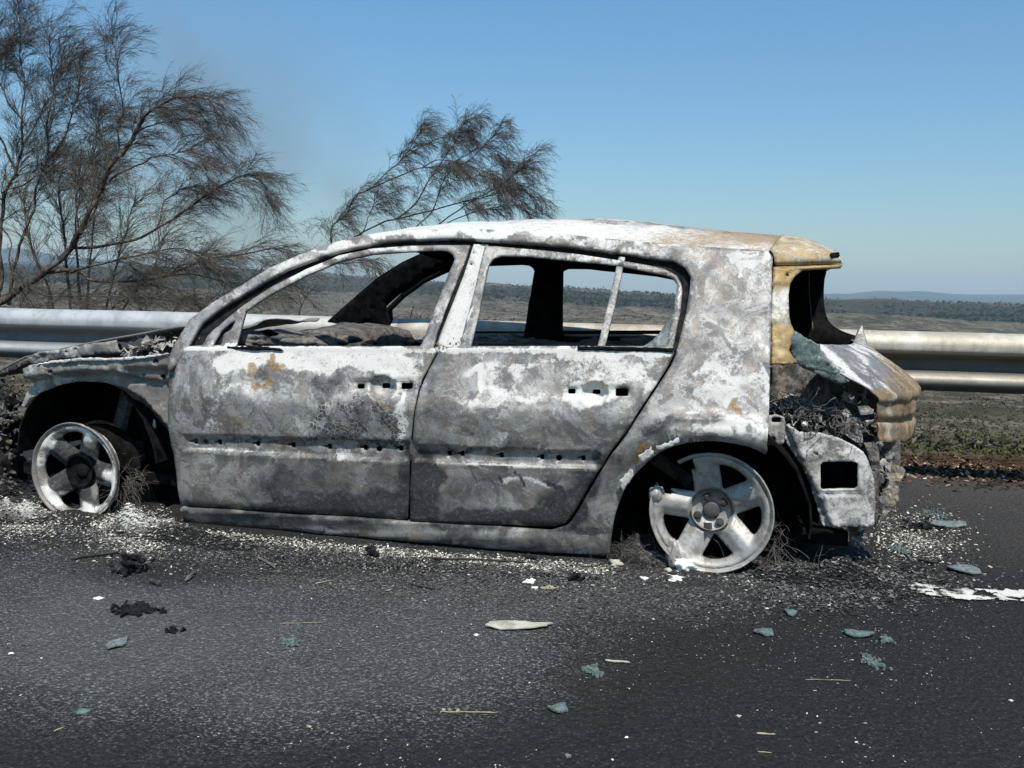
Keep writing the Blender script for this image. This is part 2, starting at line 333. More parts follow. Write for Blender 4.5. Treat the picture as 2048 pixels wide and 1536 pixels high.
def burnt(name, base=(.15, .147, .14), base2=(.36, .352, .33), ash=(.65, .635, .59), soot=(.022, .023, .025), rust=(.36, .235, .09), rust2=(.17, .10, .05), bias=(0, 0, 0), rough=.7, lines=.65, spec=.25, grain=1.0):
    s = NT(name); r, g, b, al, _ = s.attr()
    n1 = s.noise(3.2, 7, .62, .9, seed=1); n2 = s.noise(13, 9, .72, .7, seed=2); n3 = s.noise(85, 6, .75, 0, seed=3)
    n4 = s.noise(5.5, 8, .66, 1.8, seed=4); n5 = s.noise(300, 3, .65, 0, seed=5); n6 = s.noise(30, 7, .75, .9, seed=8); n7 = s.noise(8, 9, .7, 2.2, seed=12)
    S2 = lambda a, k: s.math('MULTIPLY', s.math('SUBTRACT', a, .5), k)
    col = s.mix(s.step(s.math('ADD', n4, S2(n3, .35)), .40, .58), base, base2)
    col = s.mix(s.math('MULTIPLY', s.step(n7, .50, .54), .62), col, (.24, .205, .17))
    am = s.math('ADD', s.math('ADD', r, bias[0]), s.math('ADD', S2(n2, 1.9), S2(n1, 1.1)))
    am = s.math('ADD', am, s.math('ADD', S2(n3, 1.1), S2(n6, .7)))
    col = s.mix(s.math('MULTIPLY', s.step(am, .28, .68), .90), col, ash)
    if lines:
        ln = s.math('SUBTRACT', 1.0, s.step(s.math('ABSOLUTE', s.math('SUBTRACT', n4, .5)), .002, .016))
        l2 = s.math('SUBTRACT', 1.0, s.step(s.math('ABSOLUTE', s.math('SUBTRACT', n7, .53)), .002, .014))
        col = s.mix(s.math('MULTIPLY', s.math('MULTIPLY', ln, s.step(n2, .44, .58)), lines), col, (.62, .62, .60))
        col = s.mix(s.math('MULTIPLY', s.math('MULTIPLY', l2, s.step(n6, .45, .6)), lines), col, (.07, .07, .07))
    rm = s.math('ADD', s.math('ADD', b, bias[2]), s.math('ADD', s.math('ADD', S2(n6, 1.4), S2(n3, .9)), S2(n1, .6)))
    rcol = s.mix(s.step(s.math('ADD', n3, S2(n6, .5)), .40, .62), rust2, rust)
    col = s.mix(s.math('MULTIPLY', s.step(rm, .3, .68), .82), col, rcol)
    sm = s.math('ADD', s.math('ADD', g, bias[1]), s.math('ADD', S2(n2, 1.2), S2(n4, .8)))
    sm = s.math('ADD', sm, s.math('ADD', S2(n3, 1.5), S2(n6, .7)))
    col = s.mix(s.math('MULTIPLY', s.step(sm, .15, .95), .93), col, s.mix(s.math('MULTIPLY', s.step(s.math('ADD', n6, S2(n3, 1.2)), .50, .72), .75), soot, tuple(.4 * c + .05 for c in base)))
    v = s.math('ADD', s.math('MULTIPLY', s.voro(52, 'DISTANCE_TO_EDGE'), s.step(n2, .42, .5)), s.math('MULTIPLY', s.voro(95, 'DISTANCE_TO_EDGE'), s.step(s.math('SUBTRACT', 1.0, n2), .5, .58)))
    cell = s.math('MULTIPLY', s.step(v, .03, .12), s.step(s.noise(17, 5, seed=6), .44, .50))
    cm = s.math('MULTIPLY', s.step(s.math('ADD', al, S2(n2, 1.6)), .25, .5), cell)
    col = s.mix(s.math('MULTIPLY', cm, .85), col, (.05, .052, .055))
    col = s.mix(s.math('MULTIPLY', s.step(n5, .54, .66), .34 * grain), col, (.05, .05, .05))
    col = s.mix(s.math('MULTIPLY', s.math('MULTIPLY', s.step(n3, .60, .68), .38 * grain), s.math('SUBTRACT', 1.0, s.math('MULTIPLY', s.step(sm, .15, .7), .9))), col, tuple(.95 * c for c in ash))
    col = s.mix(s.math('MULTIPLY', s.step(s.math('SUBTRACT', 1.0, n6), .60, .68), .5 * grain), col, (.06, .06, .06))
    h = s.math('ADD', s.math('MULTIPLY', n2, .5), s.math('ADD', s.math('MULTIPLY', n3, .45), s.math('MULTIPLY', s.math('ADD', s.step(am, .2, .75), s.step(sm, .2, .9)), .12)))
    h = s.math('ADD', h, s.math('MULTIPLY', n5, .2)); h = s.math('SUBTRACT', h, s.math('MULTIPLY', cm, .35))
    if spec > .2:
        bare = s.math('MULTIPLY', s.math('SUBTRACT', 1.0, s.step(am, .1, .6)), s.math('SUBTRACT', 1.0, s.step(sm, .3, .9)))
        return s.done(col, s.math('SUBTRACT', rough + .08, s.math('MULTIPLY', bare, .28)), s.bump(h, .36, .006), metal=s.math('MULTIPLY', bare, .35), spec=spec)
    return s.done(col, rough, s.bump(h, .8, .007), spec=spec)
MT = {}
MT['body'] = burnt('burnt_panel')
MT['roofm'] = burnt('burnt_roof', bias=(.34, -.05, .0))
MT['frame'] = burnt('burnt_frame', bias=(.20, .0, 0))
MT['dark'] = burnt('sooty_metal', base=(.05, .05, .05), base2=(.10, .098, .095), ash=(.38, .37, .35), bias=(-.15, .1, -.3), rough=.8, lines=.2, spec=.15)
MT['black'] = burnt('charred_interior', base=(.010, .010, .011), base2=(.020, .019, .018), ash=(.05, .047, .044), bias=(-.5, .2, -.8), rough=1.0, lines=0, spec=.02, grain=.0)
MT['burnt_black'] = None
MT['apron'] = burnt('burnt_apron', base=(.15, .147, .14), base2=(.25, .245, .225), ash=(.55, .54, .50), bias=(.05, .02, -.2), lines=.2)
MT['rusty'] = burnt('ochre_panel', base=(.27, .23, .15), base2=(.28, .27, .24), ash=(.74, .72, .64), rust=(.42, .28, .08), rust2=(.24, .15, .06), bias=(.12, .05, .22), lines=.5)
MT['hatch'] = burnt('grey_tail_skin', base=(.17, .17, .178), base2=(.27, .27, .27), bias=(.0, .0, 0))
MT['alu'] = burnt('burnt_alloy', base=(.36, .352, .33), base2=(.42, .41, .385), ash=(.62, .65, .61), bias=(-.25, -.55, -.8), rough=.75, lines=.08, grain=.25)
MT['alu_dark'] = burnt('sooty_shaded_alloy', base=(.17, .17, .16), base2=(.24, .235, .22), ash=(.70, .69, .64), bias=(-.0, .0, -.6), rough=.8, lines=.1, grain=.4)  # darker alloy for the front wheel, carries its painted arch shade

def m_asphalt():
    s = NT('asphalt')
    big = s.noise(.55, 4, .55, .4, seed=1); mid = s.noise(2.6, 6, .6, .5, seed=2); g1 = s.noise(85, 5, .75, 0, seed=3)
    v = s.voro(95, 'F1'); vc = s.voro(95, 'F1', out='Color'); v2 = s.voro(48, 'F1')
    sep = s.t.nodes.new('ShaderNodeSeparateColor'); s.t.links.new(vc, sep.inputs[0])
    col = s.mix(s.step(g1, .35, .65), (.007, .007, .0065), (.024, .0235, .0215))
    stone = s.math('MULTIPLY', s.step(sep.outputs[0], .55, .95), s.math('SUBTRACT', 1.0, s.step(v, .25, .48)))
    col = s.mix(s.math('MULTIPLY', stone, .6), col, (.075, .073, .068))
    # ash dusted over the texture, in drifts
    r, g, b, al, _ = s.attr()
    drift = s.math('ADD', r, s.math('ADD', s.math('MULTIPLY', s.math('SUBTRACT', mid, .5), .9), s.math('MULTIPLY', s.math('SUBTRACT', big, .5), .8)))
    str_ = s.map((1, 1.5, 1)); st = s.noise(105, 6, .8, .5, src=str_, seed=5)
    fl = s.math('MULTIPLY', s.step(st, .525, .60), s.step(drift, .10, .75))
    col = s.mix(s.math('MULTIPLY', fl, .8), col, (.36, .355, .335))
    col = s.mix(s.math('MULTIPLY', s.step(s.noise(150, 3, .6, 0, seed=9), .70, .76), .7), col, (.30, .30, .29))
    col = s.mix(s.math('MULTIPLY', s.step(s.math('ADD', drift, s.math('MULTIPLY', s.math('SUBTRACT', g1, .5), .8)), .35, 1.3), .36), col, (.16, .16, .158))
    # browner, dustier away from the fire
    col = s.mix(s.math('MULTIPLY', b, .75), col, s.mix(s.step(g1, .4, .6), (.042, .034, .027), (.11, .092, .074)))
    col = s.mix(s.math('MULTIPLY', s.step(s.math('ADD', g, s.math('MULTIPLY', s.math('SUBTRACT', mid, .5), .8)), .3, .8), .8), col, (.008, .008, .009))
    h = s.math('ADD', s.math('MULTIPLY', s.math('SUBTRACT', 1.0, v), .55), s.math('ADD', s.math('MULTIPLY', g1, .8), s.math('MULTIPLY', s.math('SUBTRACT', 1.0, v2), .5)))
    return s.done(col, .82, s.bump(h, 1.0, .013), spec=.3)
def m_ash():
    s = NT('ash_debris'); n = s.noise(60, 6, .75, .3, seed=1); n2 = s.noise(9, 5, .6, .5, seed=2); n3 = s.noise(220, 4, .7, 0, seed=4)
    r, g, b, al, _ = s.attr()
    k = s.math('ADD', r, s.math('ADD', s.math('MULTIPLY', s.math('SUBTRACT', n2, .5), 1.0), s.math('MULTIPLY', s.math('SUBTRACT', n, .5), 1.6)))
    col = s.mix(s.step(k, .15, .8), (.018, .018, .018), (.30, .295, .27))
    col = s.mix(s.math('MULTIPLY', s.step(k, .62, .95), .9), col, (.70, .69, .63))
    col = s.mix(s.math('MULTIPLY', s.step(n3, .5, .62), .55), col, (.012, .012, .012))
    return s.done(col, .95, s.bump(s.math('ADD', n, s.math('MULTIPLY', n3, .5)), 1.0, .012), spec=.1)
def m_flake():
    s = NT('ash_flake'); r, g, b, al, c = s.attr(); return s.done(c, .9, spec=.15)
def m_rail():
    s = NT('galvanised_rail'); r, g, b, al, _ = s.attr()
    n = s.noise(7, 6, .65, .3, seed=1); n2 = s.noise(90, 4, .7, seed=2); st = s.noise(5, 5, .6, 0, src=s.map((9, 9, .6)), seed=4)
    cool = s.mix(s.step(n, .4, .6), (.34, .365, .375), (.46, .475, .48)); warm = s.mix(s.step(n, .38, .62), (.38, .345, .275), (.54, .505, .43))
    col = s.mix(r, cool, warm)
    col = s.mix(s.math('MULTIPLY', s.math('MULTIPLY', s.step(n2, .5, .66), g), .8), col, (.24, .15, .08))
    col = s.mix(s.math('MULTIPLY', s.step(st, .5, .75), .3), col, (.14, .14, .14))
    col = s.mix(s.math('MULTIPLY', s.step(s.math('ADD', b, s.math('MULTIPLY', s.math('SUBTRACT', n, .5), .5)), .2, .9), s.mix(r, (.72, .72, .72), (.90, .90, .90))), col, (.055, .053, .050))  # b darkens by height: shade of the beam's folds painted into the colour
    return s.done(col, .62, s.bump(n2, .25, .003), metal=.30, spec=.35)
def m_terrain():
    s = NT('scrubland'); r, g, b, al, _ = s.attr()
    out = None
    a = s.noise(.009, 9, .68, .5, seed=1); c = s.noise(.07, 8, .74, .4, seed=2); d = s.noise(.9, 5, .75, 0, seed=3); e = s.voro(.28, 'F1')
    col = s.mix(s.step(c, .38, .62), (.055, .048, .038), (.22, .19, .145))
    col = s.mix(s.math('MULTIPLY', s.step(d, .48, .6), .6), col, (.030, .031, .022)); f_ = s.noise(.028, 9, .8, .2, seed=7, src=s.map((1, .35, 1))); col = s.mix(s.math('MULTIPLY', s.step(f_, .47, .58), .7), col, (.028, .030, .020))
    col = s.mix(s.math('MULTIPLY', s.step(a, .5, .62), .6), col, (.045, .050, .030))
    gr = s.mix(s.step(d, .4, .6), (.035, .050, .016), (.10, .115, .035))
    col = s.mix(s.step(s.math('ADD', g, s.math('MULTIPLY', s.math('SUBTRACT', c, .5), 1.2)), .35, .65), col, gr)
    col = s.mix(s.math('MULTIPLY', s.step(s.math('ADD', r, s.math('MULTIPLY', s.math('SUBTRACT', a, .5), 2.2)), .35, .7), .85), col, s.mix(s.step(c, .45, .6), (.020, .024, .018), (.050, .050, .036)))
    col = s.mix(b, col, s.mix(s.step(s.noise(30, 5, .7), .45, .6), (.022, .015, .010), (.095, .060, .038)))
    return s.done(col, 1.0, s.bump(s.math('ADD', c, d), .6, .4), spec=0)
def m_bark(name, a, b):
    s = NT(name); n = s.noise(40, 5, .7, .2, src=s.map((1, 1, .4))); r, g, bb, al, c = s.attr()
    return s.done(s.mix(s.step(n, .4, .62), a, b), .9, s.bump(n, .6, .01), spec=.1)
def m_plain(name, col, rough=.9, var=.5, scale=30, spec=.15):
    s = NT(name); n = s.noise(scale, 5, .7)
    return s.done(s.mix(s.step(n, .35, .65), tuple(c * (1 - var) for c in col), tuple(min(1, c * (1 + var)) for c in col)), rough, s.bump(n, .5, .004), spec=spec)
def m_glass(name, col=(.30, .50, .50), rough=.35, frac=.55):
    s = NT(name); n = s.noise(60, 5, .7); v = s.voro(140, 'DISTANCE_TO_EDGE')
    c = s.mix(s.step(n, .4, .62), tuple(k * .45 for k in col), col)
    c = s.mix(s.math('MULTIPLY', s.math('SUBTRACT', 1.0, s.step(v, .0, .08)), .6), c, tuple(min(1, k * 1.7) for k in col))
    s.b.inputs['Transmission Weight'].default_value = frac
    s.b.inputs['IOR'].default_value = 1.45
    return s.done(c, rough, s.bump(n, .6, .004), spec=.5)
def m_paint():
    s = NT('worn_line_paint'); n = s.noise(28, 6, .75, .3); n2 = s.noise(6, 4, .6, .4, seed=3); r, g, b, al, _ = s.attr()
    k = s.math('ADD', r, s.math('ADD', s.math('MULTIPLY', s.math('SUBTRACT', n, .5), 1.8), s.math('MULTIPLY', s.math('SUBTRACT', n2, .5), 1.5)))
    col = s.mix(s.step(k, .25, .55), (.025, .025, .025), (.60, .59, .53))
    return s.done(col, .9, s.bump(n, .7, .006), spec=.1)
MT['black'] = m_plain('charred_black', (.009, .009, .0095), 1.0, .6, 18, spec=.03); MT['channel'] = m_plain('sooty_channel', (.018, .018, .018), .9, .6, 30, spec=.08); MT['asphalt'] = m_asphalt(); MT['ash'] = m_ash(); MT['flake'] = m_flake(); MT['rail'] = m_rail(); MT['terrain'] = m_terrain()
MT['bark'] = m_bark('dark_bark', (.030, .024, .021), (.14, .112, .09)); MT['bark_pale'] = m_bark('scorched_branch', (.07, .05, .035), (.26, .20, .13))
MT['glass'] = m_glass('molten_green_glass', (.19, .26, .245), .35, .35); MT['glassgrey'] = m_glass('sooted_glass', (.21, .25, .24), .5, .2)
MT['paint'] = m_paint()
MT['char'] = m_plain('charcoal', (.014, .014, .015)); MT['charwood'] = m_plain('charred_stick', (.04, .038, .035))
MT['straw'] = m_plain('dry_straw', (.30, .27, .18), var=.25); MT['white'] = m_plain('white_crumb', (.72, .71, .66), var=.15)
MT['wire'] = m_plain('burnt_steel_wire', (.12, .11, .10), .6); MT['cream'] = m_plain('cream_flake', (.40, .385, .31), var=.3, scale=14)
MT['bolt'] = m_plain('bolt_steel', (.05, .048, .045), .55, spec=.5)

# ------------------------------------------------------------------ setting: ground, road, far hills
RA = R(10); rd = np.array([math.cos(RA), -math.sin(RA), 0]); rn = np.array([math.sin(RA), math.cos(RA), 0])
RP = np.array([0, 5.1, 0.])                                     # a point under the guardrail
def RL(t, v, z=0.0):                                             # along / beyond the guardrail
    t = np.asarray(t, float)[..., None]; v = np.asarray(v, float)[..., None]; z = np.asarray(z, float)[..., None]
    return RP + t * rd + v * rn + z * np.array([0, 0, 1.])
vv = np.concatenate([-np.geomspace(250, .6, 14), np.linspace(-.3, 1.6, 22), np.geomspace(1.75, 11500, 230)])
ss = np.concatenate([np.linspace(-3.2, -1.15, 24), np.linspace(-1.13, 1.0, 230), np.linspace(1.03, 3.0, 22)])
VV, SS = np.meshgrid(vv, ss, indexing='ij'); TT = SS * (np.abs(VV) + 9)
dist = np.maximum(VV + 5.1, 1); az = np.degrees(np.arctan2(TT * rd[0] + (VV) * rn[0], 5.1 + TT * rd[1] + VV * rn[1]))
alp = np.interp(np.log(dist), np.log([5.9, 7, 9, 15, 40, 90, 200, 420, 800, 1300, 1900, 2500, 3300, 12000]), [10.5, 10.6, 10.8, 10.4, 9.6, 8.0, 5.9, 4.1, 2.6, 1.55, .75, .28, .9, .9])
rise = np.interp(az, [-45, -30, -20, -13, -7, 0, 5, 10, 16, 24, 30], [.9, 1.15, 1.05, .95, .75, .42, .22, .10, .02, -.12, -.2])
fade = np.clip(np.log(dist / 300) / np.log(8), 0, 1) * (dist < 3000)
ZZ = EYE[2] - dist * np.tan(np.radians(alp - rise * fade))
nz = noise2(TT / 260 + 7, VV / 260, 11, 5); nz2 = noise2(TT / 22, VV / 22, 15, 4); nz3 = noise2(TT / 3.1, VV / 3.1, 19, 3)
ZZ += nz * np.interp(dist, [20, 100, 500, 2500, 3300], [0, 1.2, 5.5, 9, 0]) + nz2 * np.interp(dist, [8, 60, 400, 2500], [0, .5, .9, 1.5]) + nz3 * np.interp(dist, [6, 7.5, 30, 200, 600], [.0, .05, .12, .2, .2])
ZZ = np.where(VV < .55, -.03, ZZ)
ZZ = np.where((VV >= .55) & (VV < 1.6), np.minimum(-.015, -.03 - (VV - .9) * .06 + nz3 * .02), ZZ)
ZZ = np.where((VV >= 1.6) & (VV < 4), np.minimum(ZZ, -.05), ZZ)
TV = RL(TT, VV, ZZ); TV[..., 2] += gz(TV[..., 0].clip(-8, 5)) * np.clip(1.5 - np.maximum(VV, 0) / 3, 0, 1); gA = np.zeros(TV.shape[:2] + (4,))
gA[..., 0] = np.clip(np.interp(dist, [700, 1300, 1600, 2200, 2400, 2700], [0, .0, .75, .9, .25, .3]), 0, 1)
gA[..., 1] = np.clip(np.interp(dist, [6, 9, 40, 75, 120, 180], [.5, .75, .8, .55, .1, 0]), 0, 1) * np.interp(az, [-5, 10, 26, 30], [.3, .35, .8, 1.0]) + np.interp(dist, [2200, 2400, 3000], [0, .5, .5]) * .6
gA[..., 2] = np.clip(1 - (VV - .75 - .3 * nz3) / .5, 0, 1)
m, n = VV.shape; idx = np.arange(m * n).reshape(m, n)
Q = np.stack([idx[:-1, :-1], idx[:-1, 1:], idx[1:, 1:], idx[1:, :-1]], -1).reshape(-1, 4)
tag(fastmesh('ground', TV.reshape(-1, 3), Q, MT['terrain'], None, True, gA.reshape(-1, 4)), kind='structure')
# far blue hills on the horizon
def hills(name, d, x0, x1, prof, n=160):
    xs = np.linspace(x0, x1, n); ys = np.interp(xs, *zip(*prof)) + 1.4 * noise1(xs / 60, 5)
    rows = []
    for k, (f, dd) in enumerate([(1, 0), (.75, -600), (.3, -1500), (-.5, -2600), (1, 500), (-1, 3000)]):
        top = AT(xs, ys, d); base = top.copy(); base[:, 2] = -60
        q = base + (top - base) * max(f, 0) if f >= 0 else base; q = q.copy()
        q[:, 1] += dd; q[:, 0] *= (d + dd) / d
        rows.append(q)
    order = [3, 2, 1, 0, 4, 5]
    A = np.array([rows[i] for i in order]); A[4, :, 2] = A[3, :, 2] * .8; A[5, :, 2] = -60
    b = MB(); b.grid(A); return tag(b.build(name, MT['hill'], None, True), kind='structure')
s_ = NT('far_hill'); n_ = s_.noise(.004, 6, .6); MT['hill'] = s_.done(s_.mix(s_.step(n_, .4, .6), (.030, .036, .026), (.065, .068, .045)), 1.0, spec=0)
hills('hills', 11500, 1250, 2500, [(1250, 590), (1560, 592), (1650, 586), (1700, 587), (1770, 582), (1830, 583), (1900, 588), (2048, 590), (2250, 596), (2500, 606)])
hills('hills', 9500, -700, 560, [(-700, 520), (-200, 508), (-30, 500), (20, 495), (60, 499), (120, 512), (230, 522), (400, 540), (560, 560)])

# road sheet, finer where it is seen
ru = np.concatenate([-np.geomspace(60, 6, 8), np.linspace(-5.5, 5, 210), np.geomspace(5.6, 60, 8)])
rv = np.concatenate([-np.geomspace(40, 5, 8)[:-1], np.linspace(-5, .62, 130)])
U_, V_ = np.meshgrid(ru, rv, indexing='ij')
e = np.where(V_ > .55, .10 * noise1(U_ * 1.3, 3), 0)
near = (np.abs(U_) < 5.4) & (V_ > -4.9)
RV = RL(U_, V_ + e, np.where(near, .0035 * noise2(U_ * 2, V_ * 2, 5, 3), 0)); RV[..., 2] += gz(RV[..., 0].clip(-8, 5)); rA = np.zeros(RV.shape[:2] + (4,))
q = RV.reshape(-1, 3) - EYE; zc = q @ fwd; ppx = 1024 + F * (q @ right) / np.maximum(zc, .2); ppy = 768 - F * (q @ up) / np.maximum(zc, .2)
ok = zc > .3
def blob(x, y, rx, ry): return np.where(ok, np.exp(-(((ppx - x) / rx) ** 2 + ((ppy - y) / ry) ** 2)), 0)
a = rA.reshape(-1, 4)
a[:, 0] = .20 + .85 * blob(120, 1290, 330, 110) + .75 * blob(560, 1360, 420, 110) + .5 * blob(950, 1180, 700, 70) + .45 * blob(1000, 1330, 260, 120) + .35 * blob(150, 1180, 200, 70) + .35 * blob(650, 1250, 500, 60) - .5 * blob(1750, 1400, 480, 190)
a[:, 2] = np.clip(1.1 * blob(2000, 950, 300, 75) + .5 * blob(2080, 1080, 200, 60), 0, 1)
a[:, 1] = .75 * blob(300, 1140, 260, 50) + .5 * blob(1650, 1100, 280, 90) + .4 * blob(1300, 1160, 400, 30)
m, n = U_.shape; idx = np.arange(m * n).reshape(m, n)
Q = np.stack([idx[:-1, :-1], idx[1:, :-1], idx[1:, 1:], idx[:-1, 1:]], -1).reshape(-1, 4)
tag(fastmesh('road', RV.reshape(-1, 3), Q, MT['asphalt'], None, True, a), kind='structure')
# worn white edge line
l0 = G(1700, 1172)[:2]; ld = (G(2048, 1198) - G(1760, 1178))[:2]; ld /= np.linalg.norm(ld); ln_ = np.array([-ld[1], ld[0]])
ts = np.linspace(.0, 7, 1500); wsn = np.linspace(-1.25, 1.25, 34); A = np.zeros((len(ts), 34, 3)); LA = np.zeros((len(ts), 34, 4))
T_, W_2 = np.meshgrid(ts, wsn, indexing='ij'); A[..., :2] = l0 + T_[..., None] * ld + (W_2 * .072)[..., None] * ln_
km = np.interp(T_, [0, .15, .4, .7, 7], [-.12, .06, .24, .36, .42]) - .55 * np.clip(np.abs(W_2) - .65, 0, 1) * 1.8 + .36 * noise2(T_ * 12, W_2 * 1.6, 4, 4) + .25 * noise2(T_ * 40, W_2 * 4, 9, 3)
A[..., 2] = .006 + .0015 * np.clip(km, 0, 1) + gz(A[..., 0]); LA[..., 0] = .45 + .3 * km
idx = np.arange(A.shape[0] * 34).reshape(-1, 34); Q = np.stack([idx[:-1, :-1], idx[1:, :-1], idx[1:, 1:], idx[:-1, 1:]], -1)
Q = Q[(km[:-1, :-1] + km[1:, 1:]) / 2 > .08].reshape(-1, 4)
o = fastmesh('road_line', A.reshape(-1, 3), Q, MT['paint'], None, True, LA.reshape(-1, 4)); tag(o, kind='structure')
if sum(p.normal[2] for p in list(o.data.polygons)[:50]) < 0: o.data.flip_normals()

# ------------------------------------------------------------------ guardrail
prof = [(.0, .812), (-.02, .812), (-.045, .802), (-.068, .782), (-.081, .758), (-.083, .735), (-.078, .712), (-.055, .694), (-.022, .678), (-.004, .664), (0, .650), (-.002, .628), (-.010, .611), (-.038, .598), (-.068, .588), (-.082, .574), (-.082, .556), (-.07, .534), (-.045, .514), (-.02, .504), (0, .502)]
prof = smoothpoly(prof, n=3)
gr = empty('guardrail', RP, -RA)
tag(gr, 'steel crash barrier rail running behind the burnt car along the road edge', 'guardrail')
def beam(x0, x1, dy=0):
    xs = np.arange(x0, x1 + .01, .12); A = np.zeros((len(xs), len(prof), 3)); at = np.zeros((len(xs), len(prof), 4))
    for i, x in enumerate(xs):
        A[i, :, 0] = x; A[i, :, 1] = prof[:, 0] + dy + .004 * noise1(x * .6, 4); A[i, :, 2] = prof[:, 1] + .003 * noise1(x * .5, 8)
        at[i, :, 2] = np.interp(prof[:, 1], [.505, .535, .56, .590, .61, .64, .69, .705, .73], [1, .75, .35, .35, .95, 1, .95, .5, .05])  # painted shade: dark valley and underside, lower hump part dark
        at[i, :, 0] = np.interp(x, [-2.4, -.9, 0.5], [0, .7, 1]); at[i, :, 1] = np.interp(x, [-1.2, -.2, .8, 1.6, 2.2], [0, .5, .95, .6, .15])
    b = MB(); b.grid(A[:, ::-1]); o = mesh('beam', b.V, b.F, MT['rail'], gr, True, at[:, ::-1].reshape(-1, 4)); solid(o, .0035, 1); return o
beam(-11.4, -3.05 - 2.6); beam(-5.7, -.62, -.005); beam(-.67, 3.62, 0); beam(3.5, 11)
for k, x in enumerate((-8.9, -4.9, -.82, 3.25, 7.3)):
    b = MB(); b.box((x - .03, .13, -.3), (x + .03, .23, .80)); b.build('post', MT['rail'], gr, attr=(.6, .4, 0, 0), bevel=.004)
    b = MB(); b.box((x - .04, .005, .60), (x + .04, .128, .72)); b.build('spacer', MT['rail'], gr, attr=(.5, .4, 0, 0), bevel=.004)
    b = MB(); b.tube([(x, -.022, .655), (x, .0, .655)], .012, 8); b.build('bolt', MT['bolt'], gr)

# ------------------------------------------------------------------ the burnt car
car = empty('burnt_car', P0, -TH)
tag(car, 'burnt-out five-door hatchback shell on bare rims beside the guardrail', 'car')
ss_ = lambda x, a, b: np.clip((x - a) / (b - a), 0, 1) ** 2 * (3 - 2 * np.clip((x - a) / (b - a), 0, 1))
def circ(x, y, rx, ry=None, n=12): 
    t = np.linspace(0, 2 * math.pi, n, endpoint=False); return np.stack([x + rx * np.cos(t), y + (ry or rx) * np.sin(t)], -1)
def rrect(x0, y0, x1, y1, r=2): return np.array([(x0 + r, y0), (x1 - r, y0), (x1, y0 + r), (x1, y1 - r), (x1 - r, y1), (x0 + r, y1), (x0, y1 - r), (x0, y0 + r)], float)
def key(x, y, f=1): return np.array([(x - 9 * f, y - 3), (x - 2 * f, y - 3.5), (x - 1 * f, y - 6), (x + 6 * f, y - 6), (x + 7 * f, y + 5), (x - 1 * f, y + 5), (x - 2 * f, y + 1), (x - 9 * f, y + 1)])
archc = [(1532, 908), (1500, 893), (1455, 884), (1410, 881), (1360, 888), (1320, 904), (1285, 933), (1258, 965), (1240, 1000), (1228, 1040), (1222, 1075), (1218, 1112)]
side_out = [(372, 652), (378, 639), (425, 606), (471, 577), (539, 536), (608, 505.5), (662, 486), (727, 471), (778, 464), (850, 459), (935, 458), (1021, 460), (1105, 466), (1192, 475), (1280, 483), (1363, 490), (1450, 496), (1516, 500), (1536, 503), (1545, 513), (1544, 560), (1542, 650), (1540, 750), (1537, 850)] \
  + [tuple(p) for p in smoothpoly(archc, n=3)] + [(1120, 1105), (1000, 1096), (880, 1085), (760, 1076), (600, 1062), (480, 1053), (390, 1047), (370, 1040), (360, 1018)]
side_in = [(366, 1018), (593, 1031), (798, 1043), (897, 1049), (1014, 1054), (1102, 1059), (1131, 1054), (1144, 1041), (1166, 1007), (1195, 957), (1224, 910), (1254, 869), (1283, 822), (1318, 769), (1342, 731), (1351, 711), (1362, 667), (1372, 626), (1380, 574), (1382, 553), (1370, 535), (1346, 521), (1294, 513), (1192, 499), (1089, 487), (952, 478), (881, 475), (778, 481), (710, 493), (642, 512), (573, 538), (491, 584), (440, 617), (402, 646), (390, 665), (378, 690), (352, 728), (337, 742), (336, 722), (348, 690)]
def side_relief(x, y):
    rr = np.hypot((x - 1412) / 197, (y - 1040) / 159)
    f = np.where((y < 1062) & (x < 1560), -.026 * ss_(1.40 - rr, 0, .14) + .012 * ss_(1.10 - rr, 0, .10), 0)
    f = f * ss_(1100 - y, 0, 90)
    f = f - .014 * ss_(y, 1060, 1068) * ss_(1150 - x, 0, 60) + .010 * np.exp(-((y - (845 + .04 * (x - 1400))) / 5) ** 2) * (x > 1330)
    f = f + .010 * np.exp(-((y - (492 + (x - 1021) * .078)) / 5) ** 2) * 0
    f = f + .006 * np.exp(-(((x - 1492) / 16) ** 2 + ((y - 858) / 14) ** 2)) - .010 * np.exp(-(((x - 1430) / 60) ** 2 + ((y - 770) / 30) ** 2))
    f = f + .005 * noise2(x / 70, y / 60, 77, 3)
    return f
body = empty('body_shell'); body.parent = car
panel('side_panel', side_out + side_in, [circ(1463, 716, 1.5, 1.5, 6)], MT['body'], body, 7, 0, side_relief, thick=.022)
panel('side_panel', side_out + side_in, [], MT['black'], body, 12, 0, None, thick=.03, mirror=True, blobs=False, bstep=8)
# lip fragments hanging on the wheel arch
for k, pl in enumerate([[(1313, 893), (1357, 877), (1360, 885), (1315, 905)], [(1277, 912), (1302, 894), (1308, 908), (1284, 928)], [(1239, 962), (1262, 936), (1268, 950), (1246, 984)]]):
    panel('arch_lip_flake', pl, [], MT['frame'], body, 6, -.035, None, thick=.004, base=(.5, 0, .2, 0), jag=1.2, blobs=False)

# B pillars behind the doors
bp = [(945, 488), (972, 488), (966, 540), (946, 610), (925, 660), (908, 708), (870, 708), (864, 700), (884, 650), (905, 600), (925, 550)]
def bpr(x, y): return .022 + .006 * np.sin((x - (955 - (y - 490) * .32)) / 6)
panel('b_pillar', bp, [circ(939, 527, 2.5, 3, 8), circ(944, 505, 2, 2, 8)], MT['frame'], body, 8, 0, bpr, thick=.02, base=(.35, 0, .1, 0))
panel('b_pillar', [(940, 485), (985, 485), (975, 560), (950, 690), (960, 1040), (830, 1040), (845, 700), (880, 600)], [], MT['black'], body, 18, .03, None, thick=.05, mirror=True, blobs=False)

